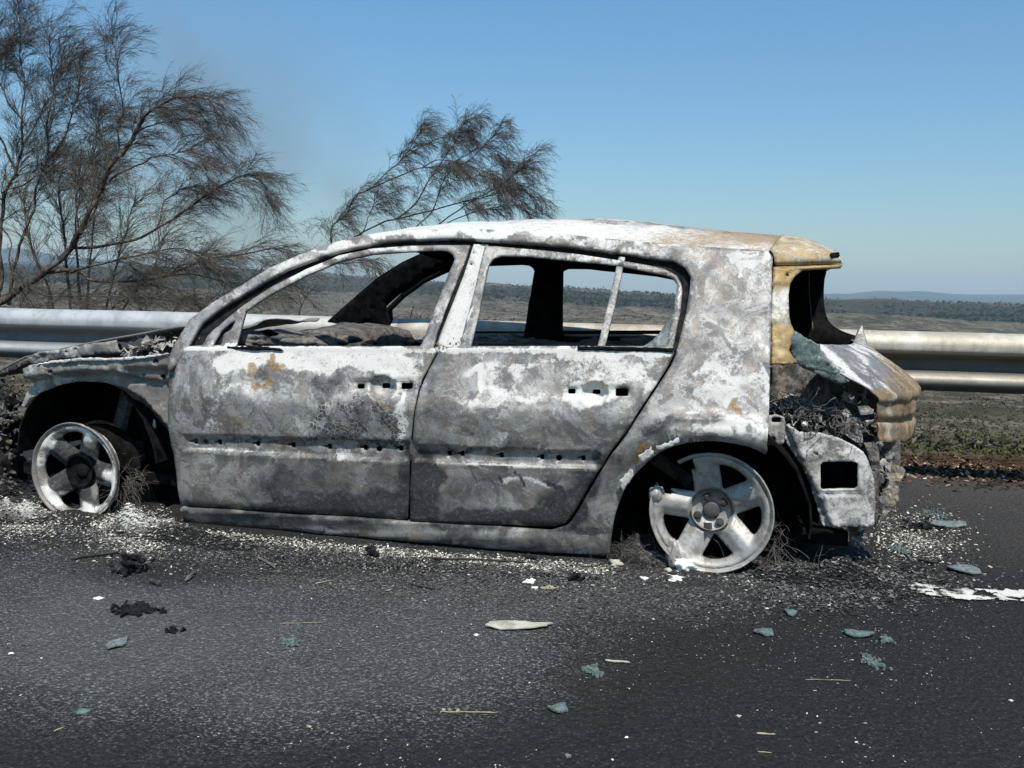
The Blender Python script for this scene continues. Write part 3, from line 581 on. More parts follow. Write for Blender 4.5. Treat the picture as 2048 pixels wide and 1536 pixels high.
# doors ------------------------------------------------------------
fd_out = [(365, 700), (372, 693), (404, 690), (412, 672), (430, 655), (484, 611), (539, 574), (608, 538), (676, 510.6), (744, 497), (812, 491.8), (880, 490), (938, 490), (930, 515), (912, 560), (890, 615), (872, 665), (866, 693), (874, 703), (864, 720), (854, 738.6), (843, 758), (836, 780), (827, 821), (823, 856), (820, 914), (817, 973), (814, 1039), (798, 1039), (593, 1026), (370, 1012), (358, 1008), (353, 974), (350, 942), (341, 893), (335, 850), (333, 805), (336, 782), (345, 746)]
fd_win = [(470, 692), (489, 622), (539, 587.5), (608, 550), (676, 522.5), (744, 508), (812.6, 503), (880, 500), (895, 502), (904, 509), (907, 519), (895, 546.5), (868, 617), (840, 692)]
fd_tri = [(424, 690), (436, 664), (455, 648), (470, 640), (460, 660), (446, 668), (441, 690)]
fd_h = [rrect(712, 768, 726, 778), rrect(755, 768, 771, 779), rrect(799, 766, 821, 779)]
fd_h += [circ(407, 885, 5.5), circ(756, 899, 6)] + [key(*q) for q in [(386, 884), (433, 886), (511, 888.6), (581, 891.5), (653, 894.8), (726, 896.8), (797, 898)]]
def groove(x, y, p0, p1, q0, q1, x0, x1, dep=.014):
    yt = p0[1] + (x - p0[0]) * (p1[1] - p0[1]) / (p1[0] - p0[0]); yb = q0[1] + (x - q0[0]) * (q1[1] - q0[1]) / (q1[0] - q0[0])
    return dep * ss_(y - yt, -1.5, 2.5) * ss_(yb - y, -4, .5) * ss_(x, x0, x0 + 14) * ss_(x1 - x, 0, 8) - .003 * np.exp(-((y - yb - 3) / 4) ** 2) * (x > x0 + 10) * (x < x1)
def handle(x, y, cx, cy, x0, x1, ys, rx=27, ry=26):
    d = ((x - cx) / rx) ** 2 + ((y - cy) / ry) ** 2
    st = ss_(x, x0 - 6, x0 + 1) * ss_(x1 + 6 - x, 0, 6) * ss_(y, ys - 13, ys - 9) * ss_(ys + 15 - y, 0, 5)
    dd = np.sqrt(d); sph = np.interp(dd, [0, .5, .80, .93, 1.0], [.044, .041, .033, .022, 0])
    return np.maximum(sph, .013 * st) - .003 * np.exp(-((np.sqrt(d) - 1.1) / .15) ** 2)
def hloops(cx, cy, x0, x1, ys, rx, ry):
    L = [circ(cx, cy, rx * f, ry * f, 26) for f in (1.0, .93, .80)]
    return L
def gloops(p0, p1, q0, q1, x0, x1):
    def ln(a, b, x, o): return (x, a[1] + (x - a[0]) * (b[1] - a[1]) / (b[0] - a[0]) + o)
    out = []
    for ot, ob, ex in ((-1.5, 4.0, 0), (2.5, -.5, 4)):
        xs_ = np.linspace(x0 + 2 + ex, x1 - 4 - ex, 12); out.append([ln(p0, p1, x, ot) for x in xs_] + [ln(q0, q1, x, ob) for x in xs_[::-1]])
    return out
def fd_rel(x, y):
    f = groove(x, y, (356, 869), (818, 885), (376, 898), (798, 920), 362, 822) + handle(x, y, 763, 776, 708, 822, 772)
    f = f + .012 * ss_(692 - y, 0, 4) - .004 * np.exp(-((y - 696) / 3) ** 2)
    f = f + .007 * np.exp(-((x - (405 - 6 * np.sin((y - 700) / 40) + np.maximum(0, 760 - y) * .22)) / 3) ** 2) * ss_(880 - y, 20, 60)      # buckle in the skin
    f = f + .006 * noise2(x / 85, y / 70, 21, 3) + .008 * ss_(y, 1026 + (x - 593) * .063 - 12, 1026 + (x - 593) * .063)
    f = f + .010 * ss_(344 + (np.abs(y - 800) / 110) ** 2 * 8 - x, -6, 6)
    return f
fd = panel('front_door', fd_out, [fd_win, fd_tri] + fd_h, MT['body'], car, 6, .002, fd_rel, thick=.012, loops=hloops(763, 776, 0, 0, 0, 27, 26) + gloops((356, 869), (818, 885), (376, 898), (798, 920), 364, 822))
rd_out = [(968, 492), (987, 492), (1089, 501), (1157, 508.5), (1226, 519), (1294, 530), (1328, 537.5), (1352, 550), (1361, 565), (1364, 580), (1360, 625), (1351, 666), (1346, 690), (1348, 706), (1337, 730), (1313, 768), (1278, 820.6), (1249, 867.5), (1219.5, 908.5), (1190, 955), (1161, 1005), (1140, 1037.5), (1128, 1050), (1102, 1055), (1014, 1050), (897, 1045), (820, 1041), (821, 973), (824, 914), (827, 856), (831, 821), (840, 780), (858, 738.6), (878, 703), (900, 694), (918, 693), (930, 640), (950, 570)]
rd_win = [(941, 692), (958, 612), (976, 530), (985, 517), (1000, 511), (1055, 512), (1086, 516), (1158, 522.5), (1233, 531), (1294, 543), (1328, 550), (1345, 556), (1353, 566), (1352, 584), (1346, 625), (1338, 662), (1333, 692)]
rd_h = [rrect(1134.5, 778, 1150, 788), rrect(1181, 781, 1197, 790.5), rrect(1230, 777, 1255, 793), circ(897, 907.7, 5.5), circ(1117, 917, 6.5)] + [key(*q) for q in [(921, 908.5), (999, 912), (1081, 915), (1163, 918)]]
def rd_rel(x, y):
    f = groove(x, y, (828, 891), (1205, 905.6), (828, 919), (1175, 932.6), 822, 1204) + handle(x, y, 1189, 786, 1132, 1256, 783, 28, 24)
    f = f + .012 * ss_(692 - y, 0, 4) - .004 * np.exp(-((y - 697) / 3) ** 2) + .006 * noise2(x / 85, y / 70, 41, 3)
    f = f + .010 * ss_(y, 1043, 1056) + .006 * ss_(x, 1278 - (y - 820) * .62 - 14, 1278 - (y - 820) * .62) * (y > 720)
    return f
rdr = panel('rear_door', rd_out, [rd_win] + rd_h, MT['body'], car, 6, .002, rd_rel, thick=.012, loops=hloops(1189, 786, 0, 0, 0, 28, 24) + gloops((828, 891), (1205, 905.6), (828, 919), (1175, 932.6), 830, 1200))
panel('window_divider', [(1238, 512), (1250, 514), (1232, 600), (1209, 694), (1195, 694), (1218, 600)], [], MT['frame'], rdr, 5, .012, None, thick=.014, base=(.25, .1, .25, 0), blobs=False)
panel('window_glass', [(1283, 694), (1300, 684), (1318, 668), (1330, 648), (1342, 632), (1350, 628), (1349, 660), (1345, 694)], [], MT['glassgrey'], rdr, 6, .018, lambda x, y: .012 * noise2(x / 30, y / 30, 5), thick=.004, jag=.6, blobs=False)
# window seals / belt strips with burnt residue
panel('belt_seal', [(1155, 692), (1347, 696), (1346, 704), (1155, 699)], [], MT['black'], rdr, 6, -.006, None, thick=.006, blobs=False, jag=.5)
panel('belt_seal', [(455, 693), (520, 692), (560, 697), (566, 701), (520, 700), (455, 698)], [], MT['black'], fd, 6, -.006, None, thick=.006, blobs=False, jag=.8)
for nm, O, H in (('front_door', fd_out, [fd_win]), ('rear_door', rd_out, [rd_win])):
    panel(nm, O, H, MT['black'], car, 16, .004, None, thick=.05, bstep=8, zs=.945, mirror=True, blobs=False, base=(.0, 0, .0, 0))
chf = [(384, 672), (402, 646), (440, 617), (491, 584), (573, 538), (642, 512), (710, 493), (778, 481), (881, 475), (952, 478), (950, 520), (925, 560), (905, 620), (880, 696), (380, 696)]
chr_ = [(935, 478), (1089, 487), (1192, 499), (1294, 513), (1346, 521), (1370, 535), (1382, 553), (1380, 574), (1372, 626), (1361, 668), (1352, 700), (905, 700), (925, 640), (945, 560)]
def expand(p, k): p = np.array(p, float); c = p.mean(0); v = p - c; return c + v * (1 + k / np.linalg.norm(v, axis=1)[:, None])
for nm, o_, h__ in (('door_channel', chf, expand(fd_win, -1)[::1]), ('door_channel', chr_, expand(rd_win, -1))):
    panel(nm, expand(o_, 3), [expand(h__, 6)], MT['channel'], body, 9, .032, None, thick=.01, blobs=False)
    panel(nm, expand(o_, 3), [expand(h__, 6)], MT['black'], body, 12, .032, None, thick=.02, blobs=False, mirror=True, bstep=8)
# ash-caked top edge of the far doors, seen through the near windows
b = MB()
xs = np.linspace(-2.1, -.1, 60)
A = np.zeros((60, 5, 3))
for j, (dw, dz) in enumerate([(-.02, -.10), (-.035, -.03), (-.02, .0), (.02, .012), (.05, -.02)]):
    A[:, j, 0] = xs; A[:, j, 1] = WID - .10 + dw + .012 * noise1(xs * 9, 3 + j); A[:, j, 2] = .715 + dz + .012 * noise1(xs * 7, 13 + j)
b.grid(A); b.build('belt_rail', MT['apron'], body, True, (.1, .15, .55, 0))

# roof -------------------------------------------------------------
def cross(rows, hz, hu=None, n=26, pw=2.2, s0=0.0, s1=1.0, rug=0.0, seed=0):
    """rows (k,3) near-side points -> surface across the car, crowned by hz (and pushed back by hu)"""
    rows = np.asarray(rows, float); k = len(rows); hz = np.broadcast_to(hz, k); hu = np.zeros(k) if hu is None else np.broadcast_to(hu, k)
    s = (1 - np.cos(np.linspace(s0, s1, n) * math.pi)) / 2; A = np.zeros((k, n, 3)); c = 1 - np.abs(2 * s - 1) ** pw
    for i in range(k):
        w0 = rows[i, 1]; A[i, :, 0] = rows[i, 0] + hu[i] * c; A[i, :, 1] = w0 + (WID - 2 * w0) * s; A[i, :, 2] = rows[i, 2] + hz[i] * c
    if rug: A[..., 2] += rug * noise2(A[..., 0] * 4, A[..., 1] * 4, seed) * np.sin(np.linspace(0, math.pi, n))[None, :]
    return A
rx = np.linspace(690, 1536, 60)
seam = np.array(side_out[5:19]); ry = np.interp(rx, seam[:, 0], seam[:, 1]) + .6
near_ = S(rx, ry, .004); hz = np.interp(rx, [690, 881, 1100, 1250, 1536], [.045, .068, .100, .108, .095])
A = cross(near_, hz, np.interp(rx, [690, 740, 1480, 1536], [-.10, 0, 0, .05]), 40, 2.1, rug=.008, seed=5)
at = np.zeros((60, 40, 4)); at[..., 0] = .2 + .35 * noise2(A[..., 0] * 1.2, A[..., 1] * 3, 8); at[..., 2] = np.clip(.25 + (A[..., 0] + 1.3) * .30, 0, .75) * (.6 + .5 * noise2(A[..., 0] * 2, A[..., 1] * 2, 5))
b = MB(); b.grid(A[:, ::-1]); o = mesh('roof', b.V, b.F, MT['roofm'], car, True, at[:, ::-1].reshape(-1, 4)); solid(o, .02, -1 if o.data.polygons[30].normal.z > 0 else 1)
b = MB()
for fx in (.03, .33, .60, .97):       # roof bows
    i = int(fx * 59); c = A[i].copy(); c[:, 2] -= .045; b.tube(c[1:-1], .022, 5)
b.build('roof_bow', MT['black'], o)

# tailgate ---------------------------------------------------------
tg = empty('tailgate'); tg.parent = car
sp_near = [S(*[np.array(float(v)) for v in q], o_) for q, o_ in (((1548, 530), .012), ((1547, 512), .0), ((1545, 499), .012))]
def strip(ptsA, offs, name, hz, hu, mat, base, pw=2.4, n=30, thick=0.01, rug=0, parent=None, cols=18):
    """ptsA: list of rows, each a photo polyline along the car; lofted over the car's width"""
    rows = []
    for pl, of in zip(ptsA, offs):
        pl = resample(pl, 8, closed=False); t = np.linspace(0, 1, len(pl)); tt = np.linspace(0, 1, cols)
        rows.append(S(np.interp(tt, t, pl[:, 0]), np.interp(tt, t, pl[:, 1]), of))
    rows = np.array(rows)                       # (r, cols, 3)
    top = rows[-1]; A = cross(top, hz, hu, n, pw, rug=rug)          # (cols, n, 3)
    mir = rows.copy(); mir[..., 1] = WID - mir[..., 1]
    full = np.concatenate([rows[:-1], np.transpose(A, (1, 0, 2)), mir[::-1][1:]], 0)
    b = MB(); b.grid(full); o = b.build(name, mat, parent, True, base)
    if thick: solid(o, thick)
    return o
o = strip([[(1550, 531), (1600, 530), (1683, 527)], [(1549, 522), (1605, 518), (1682, 517)], [(1547, 506), (1610, 503), (1676, 510)], [(1541, 499), (1600, 493), (1668, 505)]], [.025, .008, .02, .05], 'spoiler', np.linspace(.085, .022, 18), np.linspace(.05, .03, 18), MT['rusty'], (.38, .0, .30, 0), parent=tg)
panel('spoiler_slot', [(1662, 506), (1678, 504), (1680, 512), (1663, 514)], [], MT['black'], tg, 5, .0, None, thick=.01, blobs=False)
strip([[(1551, 541), (1610, 537), (1683, 533)], [(1551, 534), (1610, 532), (1683, 529)]], [.02, .025], 'lip', np.linspace(.075, .02, 18), .03, MT['rusty'], (.1, .1, .5, 0), parent=tg)
fl = [(1547, 534), (1600, 533), (1650, 533), (1625, 535), (1608, 539), (1591, 551), (1581, 566), (1577, 590), (1578.6, 630), (1582, 648), (1590, 664), (1600, 676), (1585, 684), (1578, 700), (1585, 712), (1597, 727), (1543, 728), (1543, 640)]
def flr(x, y): return .02 * ss_(x, 1560, 1610) + .006 * np.exp(-((y - 648) / 6) ** 2) - .003 * noise2(x / 14, y / 14, 3) + np.where((y > 570) & (y < 640), .006, 0)
panel('tailgate_frame', fl, [circ(1575.6, 549, 3.6)], MT['rusty'], tg, 5, .006, flr, thick=.02, base=lambda x, y: np.stack([.05 + .18 * ss_(y, 560, 600) * ss_(650 - y, 0, 20), .12 + 0 * x, .40 - .55 * ss_(y, 560, 600) * ss_(665 - y, 0, 40), 0 * x], -1), blobs=False, mirror=False)
panel('tailgate_frame', fl, [], MT['black'], tg, 10, .0, None, thick=.03, blobs=False, mirror=True)
# dark inner frame of the glass opening: bowed ring across the car
def ptc(px, py, w): return P(np.array(float(px)), np.array(float(py)), w)
ring = [(1600, 536, .35), (1640, 534, .87), (1652, 540, 1.15), (1643, 560, 1.2), (1641, 600, 1.22), (1646, 628, 1.2), (1660, 648, 1.12), (1690, 664, 1.0), (1716, 672, .9)]
inr = [(1550, 538, .5), (1560, 540, 1.0), (1556, 548, 1.3), (1552, 570, 1.45), (1550, 610, 1.48), (1552, 660, 1.45), (1580, 700, 1.3), (1640, 700, 1.1), (1690, 700, .9)]
Ra = smoothpoly([ptc(*q) for q in ring], n=5); Rb = smoothpoly([ptc(*q) for q in inr], n=5)
A = np.stack([Ra, Ra * .5 + Rb * .5 + np.array([-.02, .02, 0]), Rb], 1); b = MB(); b.grid(A); o = b.build('inner_frame', MT['black'], tg, True, (0, 0, 0, 0)); solid(o, .02)
b = MB(); b.tube(smoothpoly([ptc(*q) for q in [(1618, 545, 1.2), (1619, 590, 1.25), (1623, 630, 1.25), (1627, 664, 1.2)]], n=4), .0025, 5); b.build('wire', MT['wire'], tg)
# lower skin of the tailgate
NR = [(1601, 690, .12), (1626, 716, .13), (1672, 747, .16), (1729, 778, .20), (1754, 797, .22), (1756, 803, .225), (1751, 808, .23), (1751, 822, .23), (1753, 834, .235), (1745, 838, .26), (1745, 846, .26), (1752, 851, .235), (1755, 868, .235), (1758, 886, .24)]
CR = [(1708, 684), (1745, 700), (1782, 728), (1822, 758), (1833, 770), (1833, 779), (1826, 787), (1825, 800), (1824, 814), (1816, 819), (1816, 826), (1822, 833), (1821, 848), (1819, 863)]
nr = np.array([ptc(*q) for q in NR]); cr = np.array([ptc(x, y, .80) for x, y in CR])
s = np.linspace(0, 1, 90); A = np.zeros((len(nr), 90, 3)); cc = 1 - np.abs(2 * s - 1) ** 2.4
for i in range(len(nr)):
    A[i, :, 0] = nr[i, 0] + (cr[i, 0] - nr[i, 0]) * cc; A[i, :, 2] = nr[i, 2] + (cr[i, 2] - nr[i, 2]) * cc; A[i, :, 1] = nr[i, 1] + (WID - 2 * nr[i, 1]) * s
A2 = np.concatenate([A[i:i + 1] * (1 - f) + A[i + 1:i + 2] * f for i in range(len(nr) - 1) for f in ((0, .2, .4, .6, .8) if i < 4 else (0, .5))] + [A[-1:]], 0)
A2[..., 0] += .006 * noise2(A2[..., 1] * 11, A2[..., 2] * 22, 4); A2[..., 2] += .004 * noise2(A2[..., 1] * 7, A2[..., 0] * 9, 6)
at = np.zeros(A2.shape[:2] + (4,)); tt = np.linspace(0, 1, A2.shape[0])[:, None]
at[..., 0] = .28 + .15 * noise2(A2[..., 1] * 5, A2[..., 0] * 8, 2); at[..., 2] = np.maximum(np.interp(A2[..., 0] - .10 * (1 - np.minimum(A2[..., 1], .6)), [.38, .48, .58], [0, .25, .75]), .60 * (tt > .42)); at[..., 0] += .12 + .45 * noise2(A2[..., 1] * 34, A2[..., 0] * 8, 12); at[..., 1] = .15 * (1 - tt) + .1
b = MB(); b.grid(A2); o = mesh('tailgate_skin', b.V, b.F, MT['hatch'], tg, True, at.reshape(-1, 4)); solid(o, .006)
for k, (wq, zq, hw_, hh_) in enumerate([(.36, 3, .05, .35), (.62, 3, .09, .3), (.95, 3, .12, .3), (1.3, 3, .08, .3), (.33, 0, .012, .5), (.45, 0, .016, .4), (.70, 0, .014, .5), (.52, 1, .02, .5)]):
    ri = int(A2.shape[0] * (.62 if zq == 3 else .90 if zq == 0 else .96)); j0 = int(np.argmin(np.abs(A2[ri, :, 1] - wq + hw_))); j1 = max(j0 + 2, int(np.argmin(np.abs(A2[ri, :, 1] - wq - hw_))))
    t_ = A2[ri, j0:j1 + 1].copy(); nn_ = len(t_); q0 = t_ + [.004, -.002, .004]; q1 = t_ + [.004, -.002, -.010 - .012 * hh_]; m_in = np.abs(noise1(np.arange(nn_) / 1.5, k)) * .004
    q0[:, 2] += m_in; q1[:, 2] -= m_in; bq = MB(); bq.grid(np.stack([q0 - [.008, 0, 0], q0, q1, q1 - [.008, 0, 0]])); bq.build('rust_hole', MT['black'], o)
b = MB(); sp = ptc(1722, 682, .8); b.add([sp + np.array(v) for v in [(-.035, -.05, -.01), (.02, -.05, -.02), (.035, .05, -.02), (-.02, .05, -.01), (.0, 0, .065), (-.012, .01, .06)]], [(0, 1, 4), (1, 2, 4), (2, 3, 5, 4), (3, 0, 5), (0, 4, 5), (0, 3, 2, 1)]); b.build('latch_stub', MT['frame'], tg, attr=(.0, .3, .2, 0))
# wiper hole plug and teal melted glass draped on the near corner
def gl_w(x, y): return .11 + (x - 1576) * .0003 - .02
panel('melted_glass', [(1592, 662), (1612, 676), (1640, 690), (1643, 712), (1660, 728), (1679, 741), (1673, 750), (1640, 741), (1601, 733), (1586, 712), (1576, 682)], [], MT['glass'], tg, 5, 0, lambda x, y: .008 * noise2(x / 18, y / 18, 5), w=gl_w, thick=.005, jag=.8, blobs=False)
panel('glass_sheet', [(1576, 684), (1601, 690), (1640, 716), (1680, 742), (1700, 764), (1682, 770), (1640, 752), (1606, 735), (1588, 712)], [], MT['glassgrey'], tg, 6, 0, lambda x, y: .010 * noise2(x / 22, y / 22, 15), w=lambda x, y: .13 + (x - 1576) * .0003, thick=.004, jag=.8, blobs=False)

# rear corner under the tailgate: inner wing, lamp cavity, bumper bracket
panel('inner_wing', [(1545, 729), (1597, 728), (1640, 745), (1700, 775), (1745, 805), (1752, 880), (1738, 905), (1690, 880), (1640, 862), (1600, 862), (1566, 890), (1540, 890), (1535, 830)], [], MT['dark'], body, 7, 0, lambda x, y: .03 * noise2(x / 60, y / 40, 9) + .03 * np.exp(-(((x - 1665 - (y - 750) * .35) / 12) ** 2)) , w=.34, thick=.01, base=(.12, .1, .12, 0), blobs=False)
panel('lamp_bracket', [(1534, 832), (1552, 829), (1568, 834), (1571, 846), (1568, 886), (1560, 890), (1534, 890)], [circ(1546, 879, 5.5), rrect(1543, 835, 1562, 845)], MT['frame'], body, 5, 0, None, w=.15, thick=.012, base=(.15, .25, .1, 0), blobs=False)
br = [(1566, 866), (1572, 849), (1585, 856), (1600, 864), (1639, 866), (1665, 872), (1690, 882), (1719, 899), (1731, 911), (1738, 924), (1746, 945), (1750, 962), (1753, 1019), (1750, 1053), (1740, 1057), (1730, 1053), (1700, 1054), (1648, 1055), (1641, 1040), (1636, 1019), (1618, 965), (1600, 927), (1576, 894)]
brh = [(1641, 929), (1646, 924), (1708, 923), (1716, 927), (1715, 972), (1710, 977), (1646, 979), (1641, 974)]
def brr(x, y):
    return .03 * ss_(x, 1726, 1752) - .010 * np.exp(-(((x - 1640) / 13) ** 2 + ((y - 905) / 11) ** 2)) + .008 * ss_(y, 984, 987) * ss_(993 - y, 0, 4) * (x > 1640) * (x < 1722) + .02 * ss_(1600 + (y - 927) * .45 + 14 - x, 0, 16) + .004 * noise2(x / 14, y / 14, 5)
panel('bumper_mount', br, [brh, circ(1632, 907, 4.2, 4)], MT['frame'], car, 5, 0, brr, w=.17, thick=.010, base=(.30, .10, 0, 0), jag=.6, blobs=False)
# rear cross panel and posts seen edge-on
def boxpx(name, pl, w0, w1, mat, parent, base=(0, 0, 0, 0), jag=0, step=10):
    O = resample(pl, step, jag=jag); pv, T = tri2d(O, [], step); n = len(pv); L = P(pv[:, 0], pv[:, 1], np.full(n, float(w0))); L[:, 1] += .005 * noise2(pv[:, 0] / 12, pv[:, 1] / 12, 3)
    B_ = L.copy(); B_[:, 1] = w1; m = len(O); V = np.concatenate([L, B_]); Fc = [tuple(t[::-1]) for t in T] + [tuple(t + n) for t in T] + [(i, (i + 1) % m, n + (i + 1) % m, n + i) for i in range(m)]
    return mesh(name, V, Fc, mat, parent, False, np.tile(np.array(base, float), (2 * n, 1)))
boxpx('rear_cross_member', [(1757, 888), (1785, 884), (1800, 876), (1802, 930), (1778, 936), (1776, 980), (1757, 992)], .34, .62, MT['dark'], body, (.1, .1, .5, 0))
boxpx('bumper_end', [(1730, 890), (1757, 888), (1760, 925), (1757, 1030), (1752, 1050), (1742, 930)], .22, .3, MT['dark'], body, (.2, .1, .4, 0), .5)
boxpx('bumper_foam', [(1778, 934), (1790, 930), (1812, 944), (1800, 965), (1797, 1000), (1785, 1022), (1768, 1030), (1756, 1012), (1764, 985), (1774, 970)], .30, .36, MT['frame'], body, (-.05, .2, .45, 0), 1.5, 5)
boxpx('tow_bracket', [(1685, 1056), (1725, 1056), (1727, 1080), (1718, 1092), (1692, 1086)], .35, .5, MT['dark'], body, (.1, .2, .5, 0))
boxpx('exhaust_hanger', [(1624, 1050), (1644, 1052), (1642, 1075), (1634, 1092), (1622, 1088)], .4, .46, MT['dark'], body)
panel('boot_side', [(1500, 800), (1530, 735), (1600, 735), (1690, 790), (1745, 860), (1748, 940), (1742, 1050), (1560, 1095), (1500, 1000)], [], MT['black'], body, 16, 0, None, w=.46, thick=.02, blobs=False)
panel('inner_door_wall', [(345, 720), (1335, 720), (1150, 1010), (1120, 1040), (820, 1032), (370, 1005)], [], MT['black'], body, 30, .06, None, thick=.02, blobs=False)
# black hollow behind: boot wall, floor, wheel-well sheets
b = MB()
b.box((-3.25, .30, .07), (.48, WID - .2, .12)); b.build('floor_pan', MT['black'], body, attr=(0, 0, 0, 0))
b = MB(); b.box((.38, .40, .10), (.46, WID - .35, .60)); b.build('rear_bulkhead', MT['black'], body, attr=(0, 0, 0, 0))
b = MB(); b.box((-2.18, .14, .10), (-2.12, WID - .14, .66)); b.build('firewall', MT['black'], body, attr=(0, 0, 0, 0))
def well(name, uc, zc, r, w0, w1, a0=-25, a1=205):
    t = np.radians(np.linspace(a0, a1, 30)); A = np.zeros((30, 8, 3))
    for j, w in enumerate(np.linspace(w0, w1, 8)):
        rr = r * (1 - .05 * (j / 7) ** 2); A[:, j, 0] = uc + rr * np.cos(t); A[:, j, 1] = w; A[:, j, 2] = zc + rr * np.sin(t)
    A += .006 * noise2(t * 3, t * 0, 5)[:, None, None]
    b = MB(); b.grid(A)
    back = [(uc + r * .95 * math.cos(x), w1, zc + r * .95 * math.sin(x)) for x in t]; b.add(back, [tuple(range(len(back)))])
    o = b.build(name, MT['black'], body, False, (0, .1, 0, 0)); solid(o, .008); return o
hubR = ptc(1422, 1023, .07); hubF = ptc(157, 943, .13)
well('wheel_well', hubR[0] - .0, .20, .345, .075, .42, -10, 190); well('wheel_well', hubF[0] + .01, .20, .375, .16, .62, 0, 180)
b = MB(); b.tube([hubR + np.array([.02, .1, 0]), hubR + np.array([.02, .9, .02])], .05, 8); b.tube([hubR + np.array([.0, .22, 0]), hubR + np.array([-.25, .35, .12])], .03, 6); b.build('rear_axle', MT['dark'], body, attr=(0, .3, 0, 0))
b = MB(); b.tube([hubF + np.array([.02, .2, .02]), hubF + np.array([.05, .33, .45])], .035, 8); b.tube([hubF + np.array([0, .1, -.03]), hubF + np.array([0, .8, -.02])], .03, 6); b.build('suspension_strut', MT['dark'], body, attr=(0, .3, .1, 0))
b = MB(); b.box((-.75, .5, .15), (.42, WID - .5, .32)); b.build('fuel_tank_cover', MT['black'], body, attr=(0, 0, 0, 0))

# interior wreckage -----------------------------------------------
def lump(name, c, size, mat, parent, base=(0, 0, 0, 0), seed=1, amp=.25, sub=4, flat=False):
    bm = bmesh.new(); bmesh.ops.create_icosphere(bm, subdivisions=sub, radius=1)
    V = np.array([v.co[:] for v in bm.verts]); Fc = [[v.index for v in f.verts] for f in bm.faces]; bm.free()
    d = 1 + amp * noise2(V[:, 0] * 2.1 + seed, V[:, 1] * 2.1 + V[:, 2] * 1.7, seed, 4)
    V = V * d[:, None] * np.array(size) + np.array(c)
    if flat: V[:, 2] = np.maximum(V[:, 2], flat)
    return mesh(name, V, Fc, mat, parent, True, np.tile(np.array(base, float), (len(V), 1)))
b = MB(); xs = np.linspace(0, 1, 30); A = np.zeros((7, 30, 3))
for j, (du, dz) in enumerate([(-.16, -.22), (-.15, -.02), (-.10, .035), (.02, .045), (.12, .02), (.16, -.05), (.15, -.22)]):
    A[j, :, 0] = -1.88 + du + .02 * noise1(xs * 6, j); A[j, :, 1] = .22 + xs * (WID - .44); A[j, :, 2] = .745 + dz + .018 * noise1(xs * 7, j + 20)
b.grid(A); b.build('dashboard_frame', MT['dark'], car, True, (.12, .2, .1, 0))
lump('seat_frame', (-1.35, .52, .45), (.22, .22, .24), MT['black'], car, seed=3); lump('seat_frame', (-1.35, 1.25, .42), (.22, .22, .24), MT['black'], car, seed=4)
lump('seat_frame', (-.42, .92, .42), (.2, .55, .22), MT['black'], car, seed=6)
b = MB(); t = np.linspace(0, 2 * math.pi, 25); b.tube(np.stack([-1.62 + .09 * np.sin(t), .50 + .17 * np.cos(t), .60 + .15 * np.sin(t)], -1), .009, 6); b.tube([(-1.62, .5, .6), (-1.85, .5, .52)], .02, 6); b.build('steering_wheel_frame', MT['dark'], car, attr=(0, .3, 0, 0))
for k, q in enumerate([(800, 684, 1.5), (860, 686, 1.4), (930, 682, 1.45), (985, 684, 1.5), (1035, 686, 1.4), (1210, 690, 1.3), (1290, 688, 1.35)]):
    lump('seat_remains', ptc(q[0], q[1] + 8, q[2]), (.13, .06, .045), MT['apron'], car, (-.1, .25, .35, 0), seed=60 + k, amp=.6)
for k, q in enumerate([(505, 676, .22, .10), (590, 683, .18, .12), (640, 674, .5, .14)]):
    lump('melted_debris', ptc(q[0], q[1] + 6, q[2]), (q[3], .09, .035), MT['dark'], car, (.25, .1, .1, 0), seed=9 + k, amp=.35)
# far A-pillar gusset, seen as the wide dark wedge
panel('pillar_gusset', [(655, 642), (700, 602), (752, 557), (800, 527), (845, 506), (905, 499), (908, 518), (880, 531), (835, 557), (790, 583), (765, 602), (769, 606), (771, 660), (800, 692), (690, 695)], [circ(733, 652, 7, 6), circ(745, 617, 2, 2, 6)], MT['black'], body, 10, 0, None, w=lambda x, y: WID - .13 - .13 * np.clip((650 - y) / 150, 0, 1), thick=.03, blobs=False)

